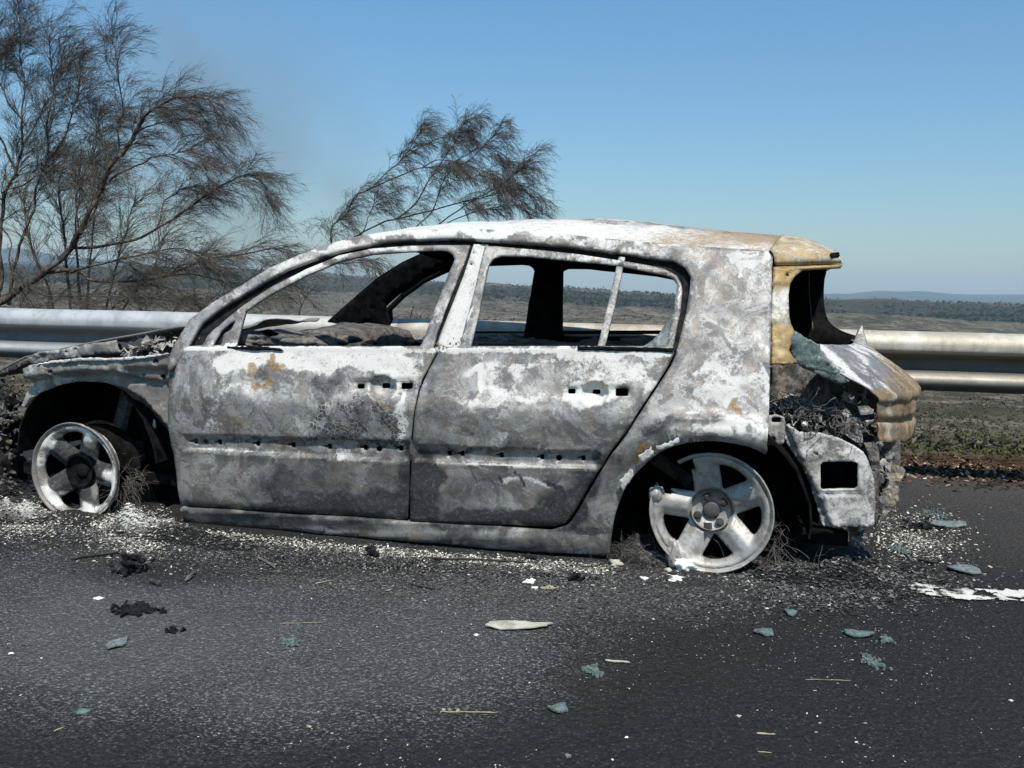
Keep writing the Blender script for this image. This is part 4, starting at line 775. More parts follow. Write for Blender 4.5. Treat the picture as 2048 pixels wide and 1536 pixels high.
# wheels -----------------------------------------------------------
def wheel(name, hub, rad, rot, angs, mat, cut=None, steer=0, seed=1, bolts=True, camber=0):
    root = empty(name, hub, steer); root.parent = car; root.rotation_euler = (camber, 0, steer)
    K = 1000.0                                  # work in millimetres for the 2-D outline
    Ro = rad * K * .955; ph = np.radians(angs)
    def rim_r(a):
        a = np.mod(a, 2 * math.pi); r = np.full(np.shape(a), Ro)
        if cut is not None:
            a0, a1 = np.radians(cut); inn = (a > a0) & (a < a1); r = np.where(inn, Ro * (.70 + .06 * np.sin(a * 23)), r)
        return r
    t = np.linspace(0, 2 * math.pi, 150, endpoint=False); rr = rim_r(t); outer = np.stack([rr * np.cos(t), rr * np.sin(t)], -1)
    holes = []
    for k in range(5):
        m_ = ph[k] + math.pi / 5
        tri = []
        for (r, da) in [(.44, 0), (.54, -.15), (.69, -.26), (.80, -.315), (.845, -.29), (.862, -.15), (.865, 0), (.862, .15), (.845, .29), (.80, .315), (.69, .26), (.54, .15)]:
            tri.append((r * Ro * math.cos(m_ + da), r * Ro * math.sin(m_ + da)))
        if cut is not None:
            am = math.degrees(m_) % 360
            if cut[0] < am < cut[1]:          # the window whose outer rim has melted away: open it
                aw = math.radians(19); inner = [q for q in tri if math.hypot(*q) < .81 * Ro]
                keep = []
                for q, a_ in zip(outer, t):
                    d = (a_ - m_ + math.pi) % (2 * math.pi) - math.pi
                    if abs(d) > aw: keep.append((d % (2 * math.pi), q))
                keep.sort(key=lambda z: z[0])
                low = [((math.atan2(q[1], q[0]) - m_ + math.pi) % (2 * math.pi) - math.pi, q) for q in inner]; low.sort(key=lambda z: -z[0])
                outer = np.array([q for _, q in keep] + [q for _, q in low][::-1]); continue
        holes.append(np.array(tri))
    O = resample(outer, 7); Hh = [resample(smoothpoly(h, True, 2), 6) for h in holes]; pv, T = tri2d(O, Hh, 8)
    r = np.hypot(pv[:, 0], pv[:, 1]) / Ro; a = np.arctan2(pv[:, 1], pv[:, 0])
    dmin = np.min(np.abs((a[:, None] - ph[None, :] + math.pi) % (2 * math.pi) - math.pi), 1) * r      # distance from a spoke's middle
    y = -.014 + .028 * ss_(1 - r, .0, .75) + .030 * ss_(.40 - r, 0, .05) - .006 * ss_(r, .82, .95) + .13 * np.clip(dmin - .06, 0, .2) * ss_(r, .3, .45) * ss_(.95 - r, 0, .12)
    
    V = np.stack([pv[:, 0] / K, y, pv[:, 1] / K], -1)
    at = np.zeros((len(V), 4)); at[:, 0] = .1 + .25 * noise2(pv[:, 0] / 60, pv[:, 1] / 60, seed); at[:, 1] = 0 if mat is MT['alu'] else 1.9 * ss_(.93 - r, 0, .14) - .25 - 1.3 * np.clip(noise2(pv[:, 0] / 70 + 3, pv[:, 1] / 70, 44), 0, 1); at[:, 0] += 0 if mat is MT['alu'] else .35 * ss_(r, .72, .85)  # front spokes: arch shade painted dark through the soot channel
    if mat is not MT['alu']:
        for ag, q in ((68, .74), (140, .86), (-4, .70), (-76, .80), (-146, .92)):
            dd = np.exp(-((np.hypot(pv[:, 0] / Ro - q * math.cos(R(ag)), pv[:, 1] / Ro - q * math.sin(R(ag))) / .13) ** 2)); at[:, 1] -= 2.2 * dd; at[:, 0] += .5 * dd  # sunlit spoke tips painted as pale patches
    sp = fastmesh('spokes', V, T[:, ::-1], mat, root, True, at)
    if sum(p.normal[1] for p in list(sp.data.polygons)[:300:7]) > 0: sp.data.flip_normals()
    solid(sp, .030)
    # rim: outer flange and barrel
    PR = {'rim_flange': [(.955, -.010), (.955, -.018), (1.0, -.030), (1.018, -.034), (1.03, -.026), (1.02, -.016), (.985, -.008), (.965, .0), (.955, .012)], 'rim_barrel': [(.955, .012), (.93, .05), (.88, .09), (.88, .13), (.93, .15), (.96, .155), (.96, .150), (.92, .144), (.865, .125), (.865, .088), (.92, .045), (.95, -.005), (.955, -.010)]}
    tt = np.linspace(0, 2 * math.pi, 121)
    if cut is not None: a0, a1 = np.radians(cut); tt = np.linspace(a1 - .10, a0 + 2 * math.pi + .22, 96)
    wv = 1 + .006 * noise1(tt * 2, seed)
    for pn, prof in PR.items():
        A = np.zeros((len(tt), len(prof), 3))
        for j, (pr, py) in enumerate(prof):
            A[:, j, 0] = pr * rad * wv * np.cos(tt); A[:, j, 2] = pr * rad * wv * np.sin(tt); A[:, j, 1] = py + .002 * noise1(tt * 5, seed + 3)
        b = MB(); b.grid(A); o = mesh(pn, b.V, b.F, mat if pn == 'rim_flange' else MT['black'], root, True, np.tile(np.array([(.15 if pn == 'rim_flange' else -.2, .0, 0, 0)]), (len(b.V), 1)))
    # hub, cap, bolts
    b = MB(); t = np.linspace(0, 2 * math.pi, 33); A = np.zeros((33, 6, 3))
    for j, (r_, y_) in enumerate([(.070, .012), (.068, .030), (.062, .036), (.032, .036), (.029, .046), (.001, .046)]):
        A[:, j, 0] = r_ * np.cos(t); A[:, j, 2] = r_ * np.sin(t); A[:, j, 1] = y_ - .008
    b.grid(A); h_ = b.build('hub', MT['alu'] if bolts else MT['black'], root, True, (-.2, .25 if bolts else .6, .2, 0))
    b = MB(); A = np.zeros((33, 4, 3))
    for j, (r_, y_) in enumerate([(.031, .030), (.030, .020), (.024, .017), (.0005, .0165)]):
        A[:, j, 0] = r_ * np.cos(t); A[:, j, 2] = r_ * np.sin(t); A[:, j, 1] = y_
    b.grid(A); b.build('hub_cap', MT['bolt'] if bolts else MT['black'], root, True)
    if bolts:
        for ang in (110, 38, 205, 308):
            c = np.array([.052 * math.cos(R(ang)), .024, .052 * math.sin(R(ang))]); b = MB()
            b.tube([c + np.array([0, 0, 0]), c + np.array([0, -.010, 0])], .0155, 14); b.tube([c + np.array([0, -.010, 0]), c + np.array([0, -.016, 0])], .009, 6); b.build('wheel_bolt', MT['bolt'], root, bevel=.002)
        c = np.array([-.010, .020, -.057]); b = MB(); b.add([c + np.array(v) for v in [(-.016, -.012, .012), (.014, -.012, .014), (.017, -.012, -.008), (.004, -.014, -.022), (-.006, -.014, -.045), (-.012, -.012, -.012), (0, 0, 0)]], [(0, 5, 4, 3, 2, 1), (0, 1, 6), (1, 2, 6), (2, 3, 6), (3, 4, 6), (4, 5, 6), (5, 0, 6)]); b.build('melted_bolt', MT['bolt'], root)
    # brake disc behind
    b = MB(); b.tube([(0, .05, 0), (0, .062, 0)], .118, 36); b.tube([(0, .06, 0), (0, .14, 0)], .055, 18); b.build('brake_disc', MT['black'], root, attr=(0, .4, .0, 0))
    return root
rr_ = hubR[2] / .985 / 1.0
wr = wheel('rear_wheel', tuple(hubR), hubR[2] * .99, 0, (100, 28, -44, -116, 172), MT['alu'], cut=(112, 163), seed=3)

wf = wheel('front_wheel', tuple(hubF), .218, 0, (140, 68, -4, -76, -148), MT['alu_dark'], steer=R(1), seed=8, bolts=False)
for src, dv in ((wr, WID - .14), (wf, WID - .2)):
    c = src.copy(); C.objects.link(c); c.location = (src.location[0], dv, src.location[2]); c.rotation_euler = (0, 0, math.pi)
    for ch in list(src.children): d = ch.copy(); C.objects.link(d); d.parent = c
def tufts(name, c, n, spread, length, parent, seed=0, r=.0006, mat='wire', dirn=(0, 0, 1), K=7, curl=.6):
    g = np.random.default_rng(seed); b = MB()
    Pn = np.zeros((n, K, 3)); p = np.array(c) + g.normal(0, 1, (n, 3)) * np.array(spread); d = g.normal(0, .7, (n, 3)) + np.array(dirn); d /= np.linalg.norm(d, axis=1)[:, None]
    for k in range(K):
        Pn[:, k] = p; p = p + d * (length / K) * g.uniform(.4, 1.3, (n, 1)); d = d + g.normal(0, curl * .5, (n, 3)) + np.array([0, 0, -.12]); d /= np.linalg.norm(d, axis=1)[:, None]
    V, Q = tubes(Pn, np.full((n, K), r)); o = fastmesh(name, V, Q, MT[mat], parent, False, np.tile(np.array([(.3, .3, 0, 0)]), (len(V), 1))); o['kind'] = 'stuff'; return o
def tubes(Pn, Rn, k=3):
    """N polylines (N,K,3) with radii (N,K) -> vertices, quads"""
    N, K, _ = Pn.shape; t = np.gradient(Pn, axis=1); t /= np.linalg.norm(t, axis=2)[..., None] + 1e-9
    ref = np.where(np.abs(t[..., 2:3]) < .9, np.array([0, 0, 1.]), np.array([1., 0, 0])); a = np.cross(t, ref); a /= np.linalg.norm(a, axis=2)[..., None] + 1e-9; bb = np.cross(t, a)
    g = 2 * math.pi * np.arange(k) / k
    V = Pn[:, :, None] + Rn[..., None, None] * (a[:, :, None] * np.cos(g)[:, None] + bb[:, :, None] * np.sin(g)[:, None])
    i = np.arange(N)[:, None, None] * K * k + np.arange(K - 1)[None, :, None] * k; j = np.arange(k)[None, None, :]; j2 = (j + 1) % k
    Q = np.stack([i + j, i + j2, i + k + j2, i + k + j], -1).reshape(-1, 4)
    return V.reshape(-1, 3), Q
tufts('tyre_wire', (.20, .06, -.06), 150, (.012, .04, .05), .16, wf, 3, dirn=(.15, .1, -.5))
tufts('tyre_wire', (.12, .05, -.18), 60, (.06, .05, .01), .12, wf, 4, dirn=(.3, -.1, .2))
tufts('tyre_wire', (.23, .08, -.12), 70, (.012, .03, .05), .2, wr, 5, dirn=(.2, .1, -.6))
tufts('tyre_wire', (.26, .02, -.20), 70, (.09, .04, .006), .2, wr, 7, dirn=(.6, -.2, -.05))
tufts('tyre_wire', (-.27, .05, -.185), 260, (.06, .04, .008), .10, wr, 6, dirn=(-.3, -.1, .25), r=.0005)
lump('melted_alloy', tuple(np.array((-.085, -.02, -.205))), (.045, .03, .028), MT['white'], wr, seed=21, amp=.35, sub=4)
lump('melted_alloy', tuple(np.array((-.125, -.02, -.165))), (.022, .02, .05), MT['alu'], wr, (.3, 0, 0, 0), seed=22, amp=.5, sub=3)
lump('melted_alloy', tuple(np.array((-.195, -.01, .055))), (.022, .02, .030), MT['alu'], wr, (.1, 0, 0, 0), seed=25, amp=.4, sub=3)

# front end --------------------------------------------------------
ap = [(45, 738), (64, 729), (110, 724), (156, 720), (228, 722), (300, 712), (326, 708), (342, 716), (349, 735), (346, 790), (342, 850), (350, 925), (357, 962), (349, 928), (335, 883), (322, 860), (306, 838), (277, 805), (252, 788), (228, 776), (195, 768), (163, 765), (135, 766), (107, 771), (70, 785), (42, 800), (30, 818), (24, 816), (34, 790), (52, 770), (47, 752)]
def apr(x, y):
    yc = np.interp(x, [45, 110, 170, 228, 290, 345], [755, 745, 738, 742, 758, 760])
    return .05 * ss_(y - yc, 0, 10) - .012 * np.exp(-((x - 62) / 4) ** 2) - .008 * np.exp(-((x - 86) / 3) ** 2) - .008 * np.exp(-((x - 118) / 3) ** 2) + .025 * ss_(x, 238, 256) * ss_(y, 733, 739) * ss_(768 - y, 0, 6) + .003 * noise2(x / 14, y / 14, 9)
panel('fender_apron', ap, [circ(100, 745, 5.5, 5.5), circ(278, 754, 4.5, 5), circ(318, 756, 6, 7.5), circ(311, 724, 6.5, 7)], MT['apron'], car, 5, 0, apr, w=.06, thick=.012, base=(.18, .0, 0, 0), blobs=False, jag=.4)
panel('hinge_pillar', [(336, 715), (372, 655), (400, 650), (420, 700), (420, 1040), (364, 1030), (354, 960), (340, 850), (338, 780)], [], MT['dark'], body, 9, .035, None, thick=.02, blobs=False, base=(.1, .1, .1, 0))
panel('firewall_side', [(330, 720), (352, 790), (345, 850), (358, 960), (364, 1040), (330, 1040), (300, 960), (280, 860), (250, 790)], [], MT['black'], body, 12, 0, None, w=.42, thick=.02, blobs=False)
hoodn = [(374, 650), (330, 656), (290, 664), (245, 672), (195, 681), (155, 689), (120, 697), (80, 706), (49, 713), (20, 728), (0, 739), (-40, 752)]
hp = resample(hoodn, 14, closed=False); hn = P(hp[:, 0], hp[:, 1], .24 * np.ones(len(hp)))
A = cross(hn, .03, -.05, 30, 2.4, rug=.02, seed=31); A[..., 2] += .012 * noise2(A[..., 0] * 6, A[..., 1] * 3, 12) * np.linspace(0, 1, 30)[None] - .05 * np.sin(np.linspace(0, math.pi, 30))[None]
b = MB(); b.grid(A); o = b.build('hood', MT['apron'], car, True, (.1, .2, 0, 0)); solid(o, .006)
# crumpled hood flange, and the strip under it
panel('hood_flange', [(235, 683), (300, 668), (310, 690), (296, 700), (240, 702)], [], MT['dark'], o, 6, 0, lambda x, y: .01 * noise2(x / 12, y / 12, 2), w=.25, thick=.01, base=(.2, .1, 0, 0), jag=1, blobs=False)
panel('hood_flange', [(40, 722), (70, 708), (125, 699), (190, 686), (232, 681), (238, 708), (180, 712), (120, 718), (60, 728)], [circ(132, 704, 2.2), circ(150, 698, 1.8)], MT['apron'], o, 6, 0, lambda x, y: .008 * noise2(x / 14, y / 14, 2) + .010 * ss_(y, 706, 712), w=.23, thick=.01, base=(.25, .1, 0, 0), jag=.8, blobs=False)
panel('hood_flange', [(-30, 748), (0, 738), (20, 726), (48, 716), (55, 726), (30, 740), (0, 752), (-30, 764)], [], MT['dark'], o, 6, 0, None, w=.24, thick=.01, base=(.2, .1, 0, 0), jag=.8, blobs=False)
panel('fender_edge', [(65, 729), (110, 721), (160, 716), (230, 716), (290, 712), (336, 706), (336, 710), (290, 717), (230, 722), (160, 722), (110, 727)], [], MT['frame'], car, 5, 0, None, w=.05, thick=.006, base=(.35, .1, 0, 0), jag=.7, blobs=False)
g = np.random.default_rng(5)
def shard(c, r, n, g, tilt=1.0, thin=.12):
    """crumpled scrap: an irregular bent plate with thickness"""
    k = n; t = np.sort(g.uniform(0, 2 * math.pi, k)); rad = g.uniform(.55, 1.1, k); pts = np.stack([rad * np.cos(t), rad * np.sin(t), g.normal(0, .18, k)], -1) * r
    ax = g.normal(0, 1, 3) * np.array([1, 1, tilt]); ax /= np.linalg.norm(ax); an = g.uniform(0, 3.1) * tilt
    K_ = np.array([[0, -ax[2], ax[1]], [ax[2], 0, -ax[0]], [-ax[1], ax[0], 0]]); Rm = np.eye(3) + math.sin(an) * K_ + (1 - math.cos(an)) * K_ @ K_
    off = np.array([0, 0, thin * r]); V = np.concatenate([pts + off, pts - off, [[0, 0, .15 * r], [0, 0, -.15 * r]]]) @ Rm.T + np.array(c)
    Fc = [(i, (i + 1) % k, 2 * k) for i in range(k)] + [(k + (i + 1) % k, k + i, 2 * k + 1) for i in range(k)] + [(i, k + i, k + (i + 1) % k, (i + 1) % k) for i in range(k)]
    return V, Fc
for k, (x, y, w_, sx_, sz_) in enumerate([(0, 810, .6, .05, .07), (-30, 880, .6, .08, .12), (12, 950, .5, .04, .09), (-5, 1000, .5, .10, .05), (10, 880, .7, .03, .10), (-40, 790, .7, .08, .08)]):
    lump('front_remains', ptc(x, y, w_), (sx_, .10, sz_), MT['channel'], car, (.05, .1, 0, 0), seed=40 + k, amp=.7, sub=4)
# engine-bay rubble by the cowl, lamp-cavity rubble, interior sill rubble
def rubble(name, pts, n, rad, mat, parent, base, seed, w=(.15, .4), sq=(14, 8)):
    g = np.random.default_rng(seed); b = MB()
    for k in range(n):
        q = pts[g.integers(len(pts))]; c = P(np.array(q[0] + g.normal(0, sq[0])), np.array(q[1] + g.normal(0, sq[1])), g.uniform(*w)); b.add(*shard(c, g.uniform(*rad), 6, g))
    o = b.build(name, mat, parent, False, base); o['kind'] = 'stuff'; return o
rubble('engine_debris', [(285, 695), (305, 690), (330, 688), (315, 698), (345, 680), (270, 700), (260, 706)], 90, (.006, .028), MT['apron'], car, (.45, 0, .05, 0), 4, (.18, .45), (12, 6))
rubble('engine_debris', [(20, 760), (10, 800), (25, 850), (15, 900), (30, 960), (5, 990), (-10, 850)], 140, (.006, .025), MT['dark'], car, (.05, .1, .0, 0), 5, (.22, .35), (14, 25))
rubble('lamp_debris', [(1550, 812), (1570, 818), (1590, 830), (1610, 845), (1600, 808), (1580, 850), (1620, 855)], 150, (.005, .018), MT['frame'], car, (.15, .1, .15, 0), 6, (.2, .34), (12, 9))
rubble('lamp_debris', [(1660, 815), (1690, 835), (1715, 850), (1700, 870), (1725, 880), (1650, 850)], 60, (.01, .035), MT['dark'], car, (.25, .1, .05, 0), 8, (.24, .4), (14, 12))
rubble('lamp_debris', [(1640, 880), (1700, 800), (1730, 850), (1745, 900), (1760, 960), (1765, 1010), (1750, 1045), (1720, 1070), (1770, 930)], 130, (.006, .026), MT['frame'], car, (-.1, .2, .3, 0), 18, (.22, .36), (10, 16))
tufts('wiring', ptc(1690, 845, .24), 60, (.03, .03, .02), .12, car, 21, r=.0014, dirn=(0, 0, .1), curl=1.6)
rubble('window_residue', [(890, 690), (905, 684), (880, 694), (912, 678)], 16, (.003, .009), MT['frame'], car, (.2, .1, .5, 0), 8, (.03, .07), (6, 4))
rubble('window_residue', [(400, 680), (410, 674), (418, 686), (392, 686)], 40, (.004, .014), MT['frame'], car, (.2, .1, 0, 0), 9, (.08, .16), (9, 5))
tufts('wiring', ptc(1612, 822, .22), 60, (.02, .03, .015), .16, car, 11, r=.0016, dirn=(0, 0, .2), curl=1.6)
tufts('wiring', ptc(1560, 808, .24), 50, (.03, .03, .012), .10, car, 12, r=.0014, dirn=(0, 0, .2), curl=1.6)
lump('lamp_socket', ptc(1609, 848, .19), (.012, .012, .011), MT['white'], car, seed=3, amp=.1, sub=2)
boxpx('lamp_housing', [(1568, 800), (1580, 791), (1612, 800), (1632, 812), (1628, 824), (1600, 818), (1574, 816)], .26, .32, MT['frame'], car, (.3, .1, .2, 0), .8, 6)
boxpx('lamp_housing', [(1690, 838), (1715, 834), (1724, 842), (1726, 886), (1712, 884), (1684, 866), (1676, 856)], .24, .36, MT['apron'], car, (.35, 0, .1, 0), .8, 6)
boxpx('bumper_clip', [(1716, 814), (1735, 812), (1748, 820), (1746, 828), (1722, 830)], .22, .24, MT['apron'], car, (.2, .1, .4, 0), .4, 5)
b = MB(); c0, c1 = ptc(1799, 868, .55), ptc(1786, 1040, .45); b.tube(smoothpoly([c0, c0 * .5 + c1 * .5 + np.array([.012, 0, 0]), c1], n=6), .0015, 5); b.build('hanging_wire', MT['wire'], car)
# drip of burnt foam hanging from the arch
lump('foam_scrap', ptc(309, 848, .19), (.008, .006, .020), MT['cream'], car, seed=5, amp=.3, sub=2)

# ------------------------------------------------------------------ scorched trees behind the rail
def limb(px, Y0, Y1=None, n=6):
    q = smoothpoly([(a, b) for a, b in px], n=n); Y = np.linspace(Y0, Y1 or Y0, len(q)); p = AT(q[:, 0], q[:, 1], Y)
    p[:, 1] += .05 * noise1(np.arange(len(p)) / 5, int(px[0][0]) % 97); return p
def grow(pth, n, l0, l1, rad, g, a0=.3, a1=.8, wind=.25, droop=.25, K=6, start=.25, kink=.10):
    """n shoots along the path -> (n,K,3) polylines"""
    L = len(pth); t = g.uniform(start, 1, n) ** .8 * (L - 1.01); i = t.astype(int); f = (t - i)[:, None]
    p = pth[i] * (1 - f) + pth[i + 1] * f; d = pth[i + 1] - pth[i]; d /= np.linalg.norm(d, axis=1)[:, None] + 1e-9
    r = g.normal(0, 1, (n, 3)); r -= (r * d).sum(1)[:, None] * d; r /= np.linalg.norm(r, axis=1)[:, None]
    an = g.uniform(a0, a1, n)[:, None]; d = d * np.cos(an) + r * np.sin(an); ln = g.uniform(l0, l1, n)[:, None] / (K - 1)
    out = np.zeros((n, K, 3))
    for k in range(K):
        out[:, k] = p; p = p + d * ln
        d = d + np.array([wind, 0, -droop * k * .5]) * .45 + g.normal(0, kink, (n, 3)); d /= np.linalg.norm(d, axis=1)[:, None]
    return out
def tree(name, label, limbs, seed, r0, subs=14, twigs=9, fine=3, scale=1.0, mat='bark', group='scorched trees behind the guardrail', wind=.3, droop=.3, tw=.00095, tip=.0026):
    g = np.random.default_rng(seed); base = limbs[0][0].copy(); base[2] = -.6
    root = empty(name, tuple(base)); tag(root, label, 'tree' if 'tree' in name else 'bush', group)
    allP = []; sub_all = []
    for k, pth in enumerate(limbs):
        L = np.linalg.norm(np.diff(pth, axis=0), axis=1).sum(); rr = r0[k] if k < len(r0) else r0[-1]
        rad = np.linspace(rr, tip, len(pth)) * (1 + .1 * noise1(np.arange(len(pth)) / 2, k))
        b = MB(); b.tube(pth - base, rad, 7); b.build('trunk' if k == 0 else 'branch', MT[mat if k % 3 else 'bark'], root, True)
        ns = max(3, int(subs * L)); s = grow(pth, ns, .18 * scale, .55 * scale, .005, g, .25, .8, wind, droop, 7, .26, .13)
        sub_all.append(s)
    s = np.concatenate(sub_all); V, Q = tubes(s - base, np.linspace(.0028, .0012, 7)[None].repeat(len(s), 0) * scale, 4)
    o = fastmesh('branchlets', V, Q, MT[mat], root, False); o['kind'] = 'stuff'
    tws = []
    for q in s:
        n = g.integers(int(twigs * .5), int(twigs * 1.5) + 1); tws.append(grow(q, n, .08 * scale, .26 * scale, 0, g, .25, .75, wind * 1.2, droop * 1.2, 5, .12, .12))
    t = np.concatenate(tws); V, Q = tubes(t - base, np.linspace(tw * 1.1, tw * .7, 5)[None].repeat(len(t), 0), 3)
    if fine:
        i = g.integers(0, len(t), len(t) * fine); tt = t[i]; j = g.integers(1, 4, len(i)); p = tt[np.arange(len(i)), j]; d = tt[np.arange(len(i)), j + 1] - tt[np.arange(len(i)), j]
        d /= np.linalg.norm(d, axis=1)[:, None] + 1e-9; d = d + g.normal(0, .5, d.shape); ln = g.uniform(.025, .08, len(i))[:, None] * scale
        m_ = np.stack([p, p + d * ln * .5 + [0, 0, -.002], p + d * ln + np.array([.006, 0, -.008])], 1)
        V2, Q2 = tubes(m_ - base, np.full((len(i), 3), tw * .6), 3); Q = np.concatenate([Q, Q2 + len(V)]); V = np.concatenate([V, V2])
    o = fastmesh('twigs', V, Q, MT['bark_twig' if mat == 'bark' else mat], root, False); o['kind'] = 'stuff'
    return root
MT['bark_twig'] = m_bark('twig_grey', (.045, .042, .037), (.15, .135, .112))
MT['brown'] = m_bark('singed_brown_twig', (.07, .058, .038), (.21, .17, .11))
Y = 7.0
tree('scorched_tree', 'large wind-bent scorched tree left of the car, long thin branches reaching right over the rail', [
    limb([(-60, 720), (-20, 640), (0, 606), (45, 572), (88, 546), (137, 496), (175, 442), (208, 367), (246, 300), (283, 237), (317, 217), (358, 195), (417, 200), (444, 235)], Y, Y - .1),
    limb([(200, 385), (225, 335), (238, 300), (240, 250), (238, 170), (232, 110), (228, 85)], Y, Y + .2),
    limb([(88, 546), (125, 541), (154, 542), (180, 560), (250, 563), (325, 554), (370, 537), (417, 519), (492, 508), (550, 496), (602, 508)], Y, Y - .25),
    limb([(137, 496), (200, 492), (292, 470), (354, 433), (408, 392), (458, 362), (500, 350), (527, 368), (536, 400)], Y, Y - .2),
    limb([(140, 545), (200, 530), (250, 517), (342, 496), (408, 508)], Y - .05, Y - .4),
    limb([(50, 575), (83, 590), (137, 592), (292, 596), (360, 606)], Y, Y - .2),
    limb([(178, 440), (208, 380), (212, 317), (204, 275), (180, 233), (146, 208)], Y, Y + .4),
    limb([(215, 360), (260, 335), (300, 318), (340, 310), (380, 300), (412, 330)], Y, Y - .3),
    limb([(240, 310), (290, 260), (340, 245), (385, 240), (420, 280)], Y, Y + .3),
    limb([(160, 470), (150, 420), (165, 360), (190, 300), (200, 240)], Y, Y + .5),
    limb([(292, 470), (320, 440), (330, 400), (360, 380), (400, 372)], Y, Y + .2),
    limb([(325, 554), (380, 548), (440, 560), (500, 570), (545, 560)], Y - .1, Y - .3),
], 3, [.036, .010, .016, .013, .010, .008, .008, .007], subs=36, twigs=12, fine=4, droop=.36, scale=.74, wind=.2)
Y = 7.4
tree('scorched_tree', 'tall scorched tree at the left edge of the photo, its fine crown rising highest', [
    limb([(-30, 720), (-10, 620), (3, 558), (1, 479), (8, 400), (33, 350), (46, 292), (48, 200), (42, 125), (44, 32)], Y, Y + .1),
    limb([(20, 610), (31, 533), (58, 450), (75, 375), (96, 325), (102, 250), (101, 146), (98, 80)], Y, Y - .1),
    limb([(33, 350), (10, 300), (-20, 240), (-30, 150), (-10, 60)], Y, Y),
    limb([(48, 290), (80, 230), (110, 170), (135, 120)], Y, Y + .3),
    limb([(96, 325), (130, 270), (150, 200), (165, 140)], Y, Y - .2),
    limb([(46, 250), (20, 200), (0, 150), (5, 90)], Y, Y + .2),
    limb([(8, 400), (-30, 380), (-80, 330), (-120, 250)], Y, Y),
    limb([(-2, 450), (17, 492), (33, 554), (64, 615)], Y - .3, Y - .4),
    limb([(0, 385), (50, 370), (90, 350), (130, 345), (170, 370)], Y, Y - .2),
], 5, [.022, .015, .010, .008, .008, .007, .007, .006], subs=38, twigs=12, fine=4, wind=.12, droop=.2, scale=.8)
Y = 8.6
tree('singed_bush', 'brown singed bush behind the trunk of the large scorched tree', [
    limb([(150, 760), (140, 620), (130, 500), (120, 400), (125, 340)], Y), limb([(170, 700), (180, 560), (190, 430), (200, 350)], Y), limb([(190, 700), (220, 580), (250, 470), (270, 400)], Y),
    limb([(120, 700), (90, 560), (60, 470), (50, 400)], Y), limb([(200, 700), (260, 600), (310, 530), (330, 470)], Y), limb([(160, 600), (150, 480), (160, 400), (165, 350)], Y + .4)],
    8, [.02, .015], subs=30, twigs=10, fine=3, mat='brown', wind=.12, droop=.12, scale=1.1)
Y = 7.8
tree('singed_bush', 'low dry brush tangled just above the rail at the left', [
    limb([(20 + 60 * k, 700), (40 + 62 * k, 620), (60 + 66 * k, 585 + 10 * (k % 2))], Y + .2 * (k % 3)) for k in range(8)],
    9, [.008], subs=22, twigs=7, fine=2, mat='brown', wind=.2, droop=.15, scale=1.0)
Y = 7.6
tree('scorched_tree', 'leaning scorched tree rising behind the car roof, bare stems and rounded twiggy head', [
    limb([(330, 800), (400, 680), (470, 612), (560, 545), (630, 508), (662, 490), (665, 452), (692, 427), (711, 390), (739, 378), (778, 343), (808, 316), (830, 280), (845, 258)], Y),
    limb([(739, 378), (803, 353), (843, 336), (882, 333), (920, 340)], Y, Y - .2),
    limb([(630, 512), (690, 485), (729, 462), (773, 442), (793, 437), (830, 407), (862, 353), (887, 318), (915, 280), (929, 248), (945, 236)], Y, Y + .1),
    limb([(793, 437), (850, 425), (900, 410), (961, 393), (1003, 368), (1040, 341), (1066, 318)], Y, Y - .2),
    limb([(800, 485), (840, 447), (867, 417), (892, 353), (941, 318), (979, 279), (1004, 256)], Y, Y + .2),
    limb([(840, 478), (880, 447), (917, 422), (954, 398), (1016, 383), (1050, 380), (1072, 400)], Y, Y - .1),
    limb([(712, 486), (726, 462), (741, 422), (768, 393), (798, 382)], Y, Y + .1),
    limb([(870, 480), (892, 447), (941, 427), (991, 415), (1035, 412), (1062, 430)], Y, Y + .1),
    limb([(803, 318), (850, 290), (890, 275), (930, 270)], Y, Y), limb([(862, 353), (900, 330), (950, 300), (990, 300), (1030, 330)], Y, Y + .2),
    limb([(843, 336), (880, 320), (930, 330), (980, 350), (1010, 390)], Y, Y - .2), limb([(892, 353), (920, 360), (960, 350), (1000, 330), (1040, 360)], Y, Y + .1),
    limb([(600, 530), (640, 520), (690, 528), (730, 520), (760, 540)], Y - .2, Y - .4),
], 12, [.011, .006, .009, .007, .007, .007, .005], subs=36, twigs=13, fine=3, tip=.0022, wind=.18, droop=.62, scale=.54)
Y = 7.2
tree('bare_bush', 'small bare burnt bush seen through the front door window', [limb([(596, 760), (598, 640), (600, 600), (592, 575), (583, 560)], Y), limb([(600, 620), (612, 590), (620, 572)], Y), limb([(598, 610), (580, 595), (570, 585)], Y)], 14, [.006, .004], subs=18, twigs=5, fine=1, scale=.6, group=None, wind=.05, droop=0, tip=.002)
tree('bare_bush', 'short burnt stalks poking above the rail behind the B pillar', [limb([(815, 720), (820, 640), (829, 612)], Y), limb([(835, 720), (838, 645), (846, 626)], Y)], 15, [.005], subs=5, twigs=3, fine=0, scale=.4, group=None, wind=0, droop=0, tip=.002)

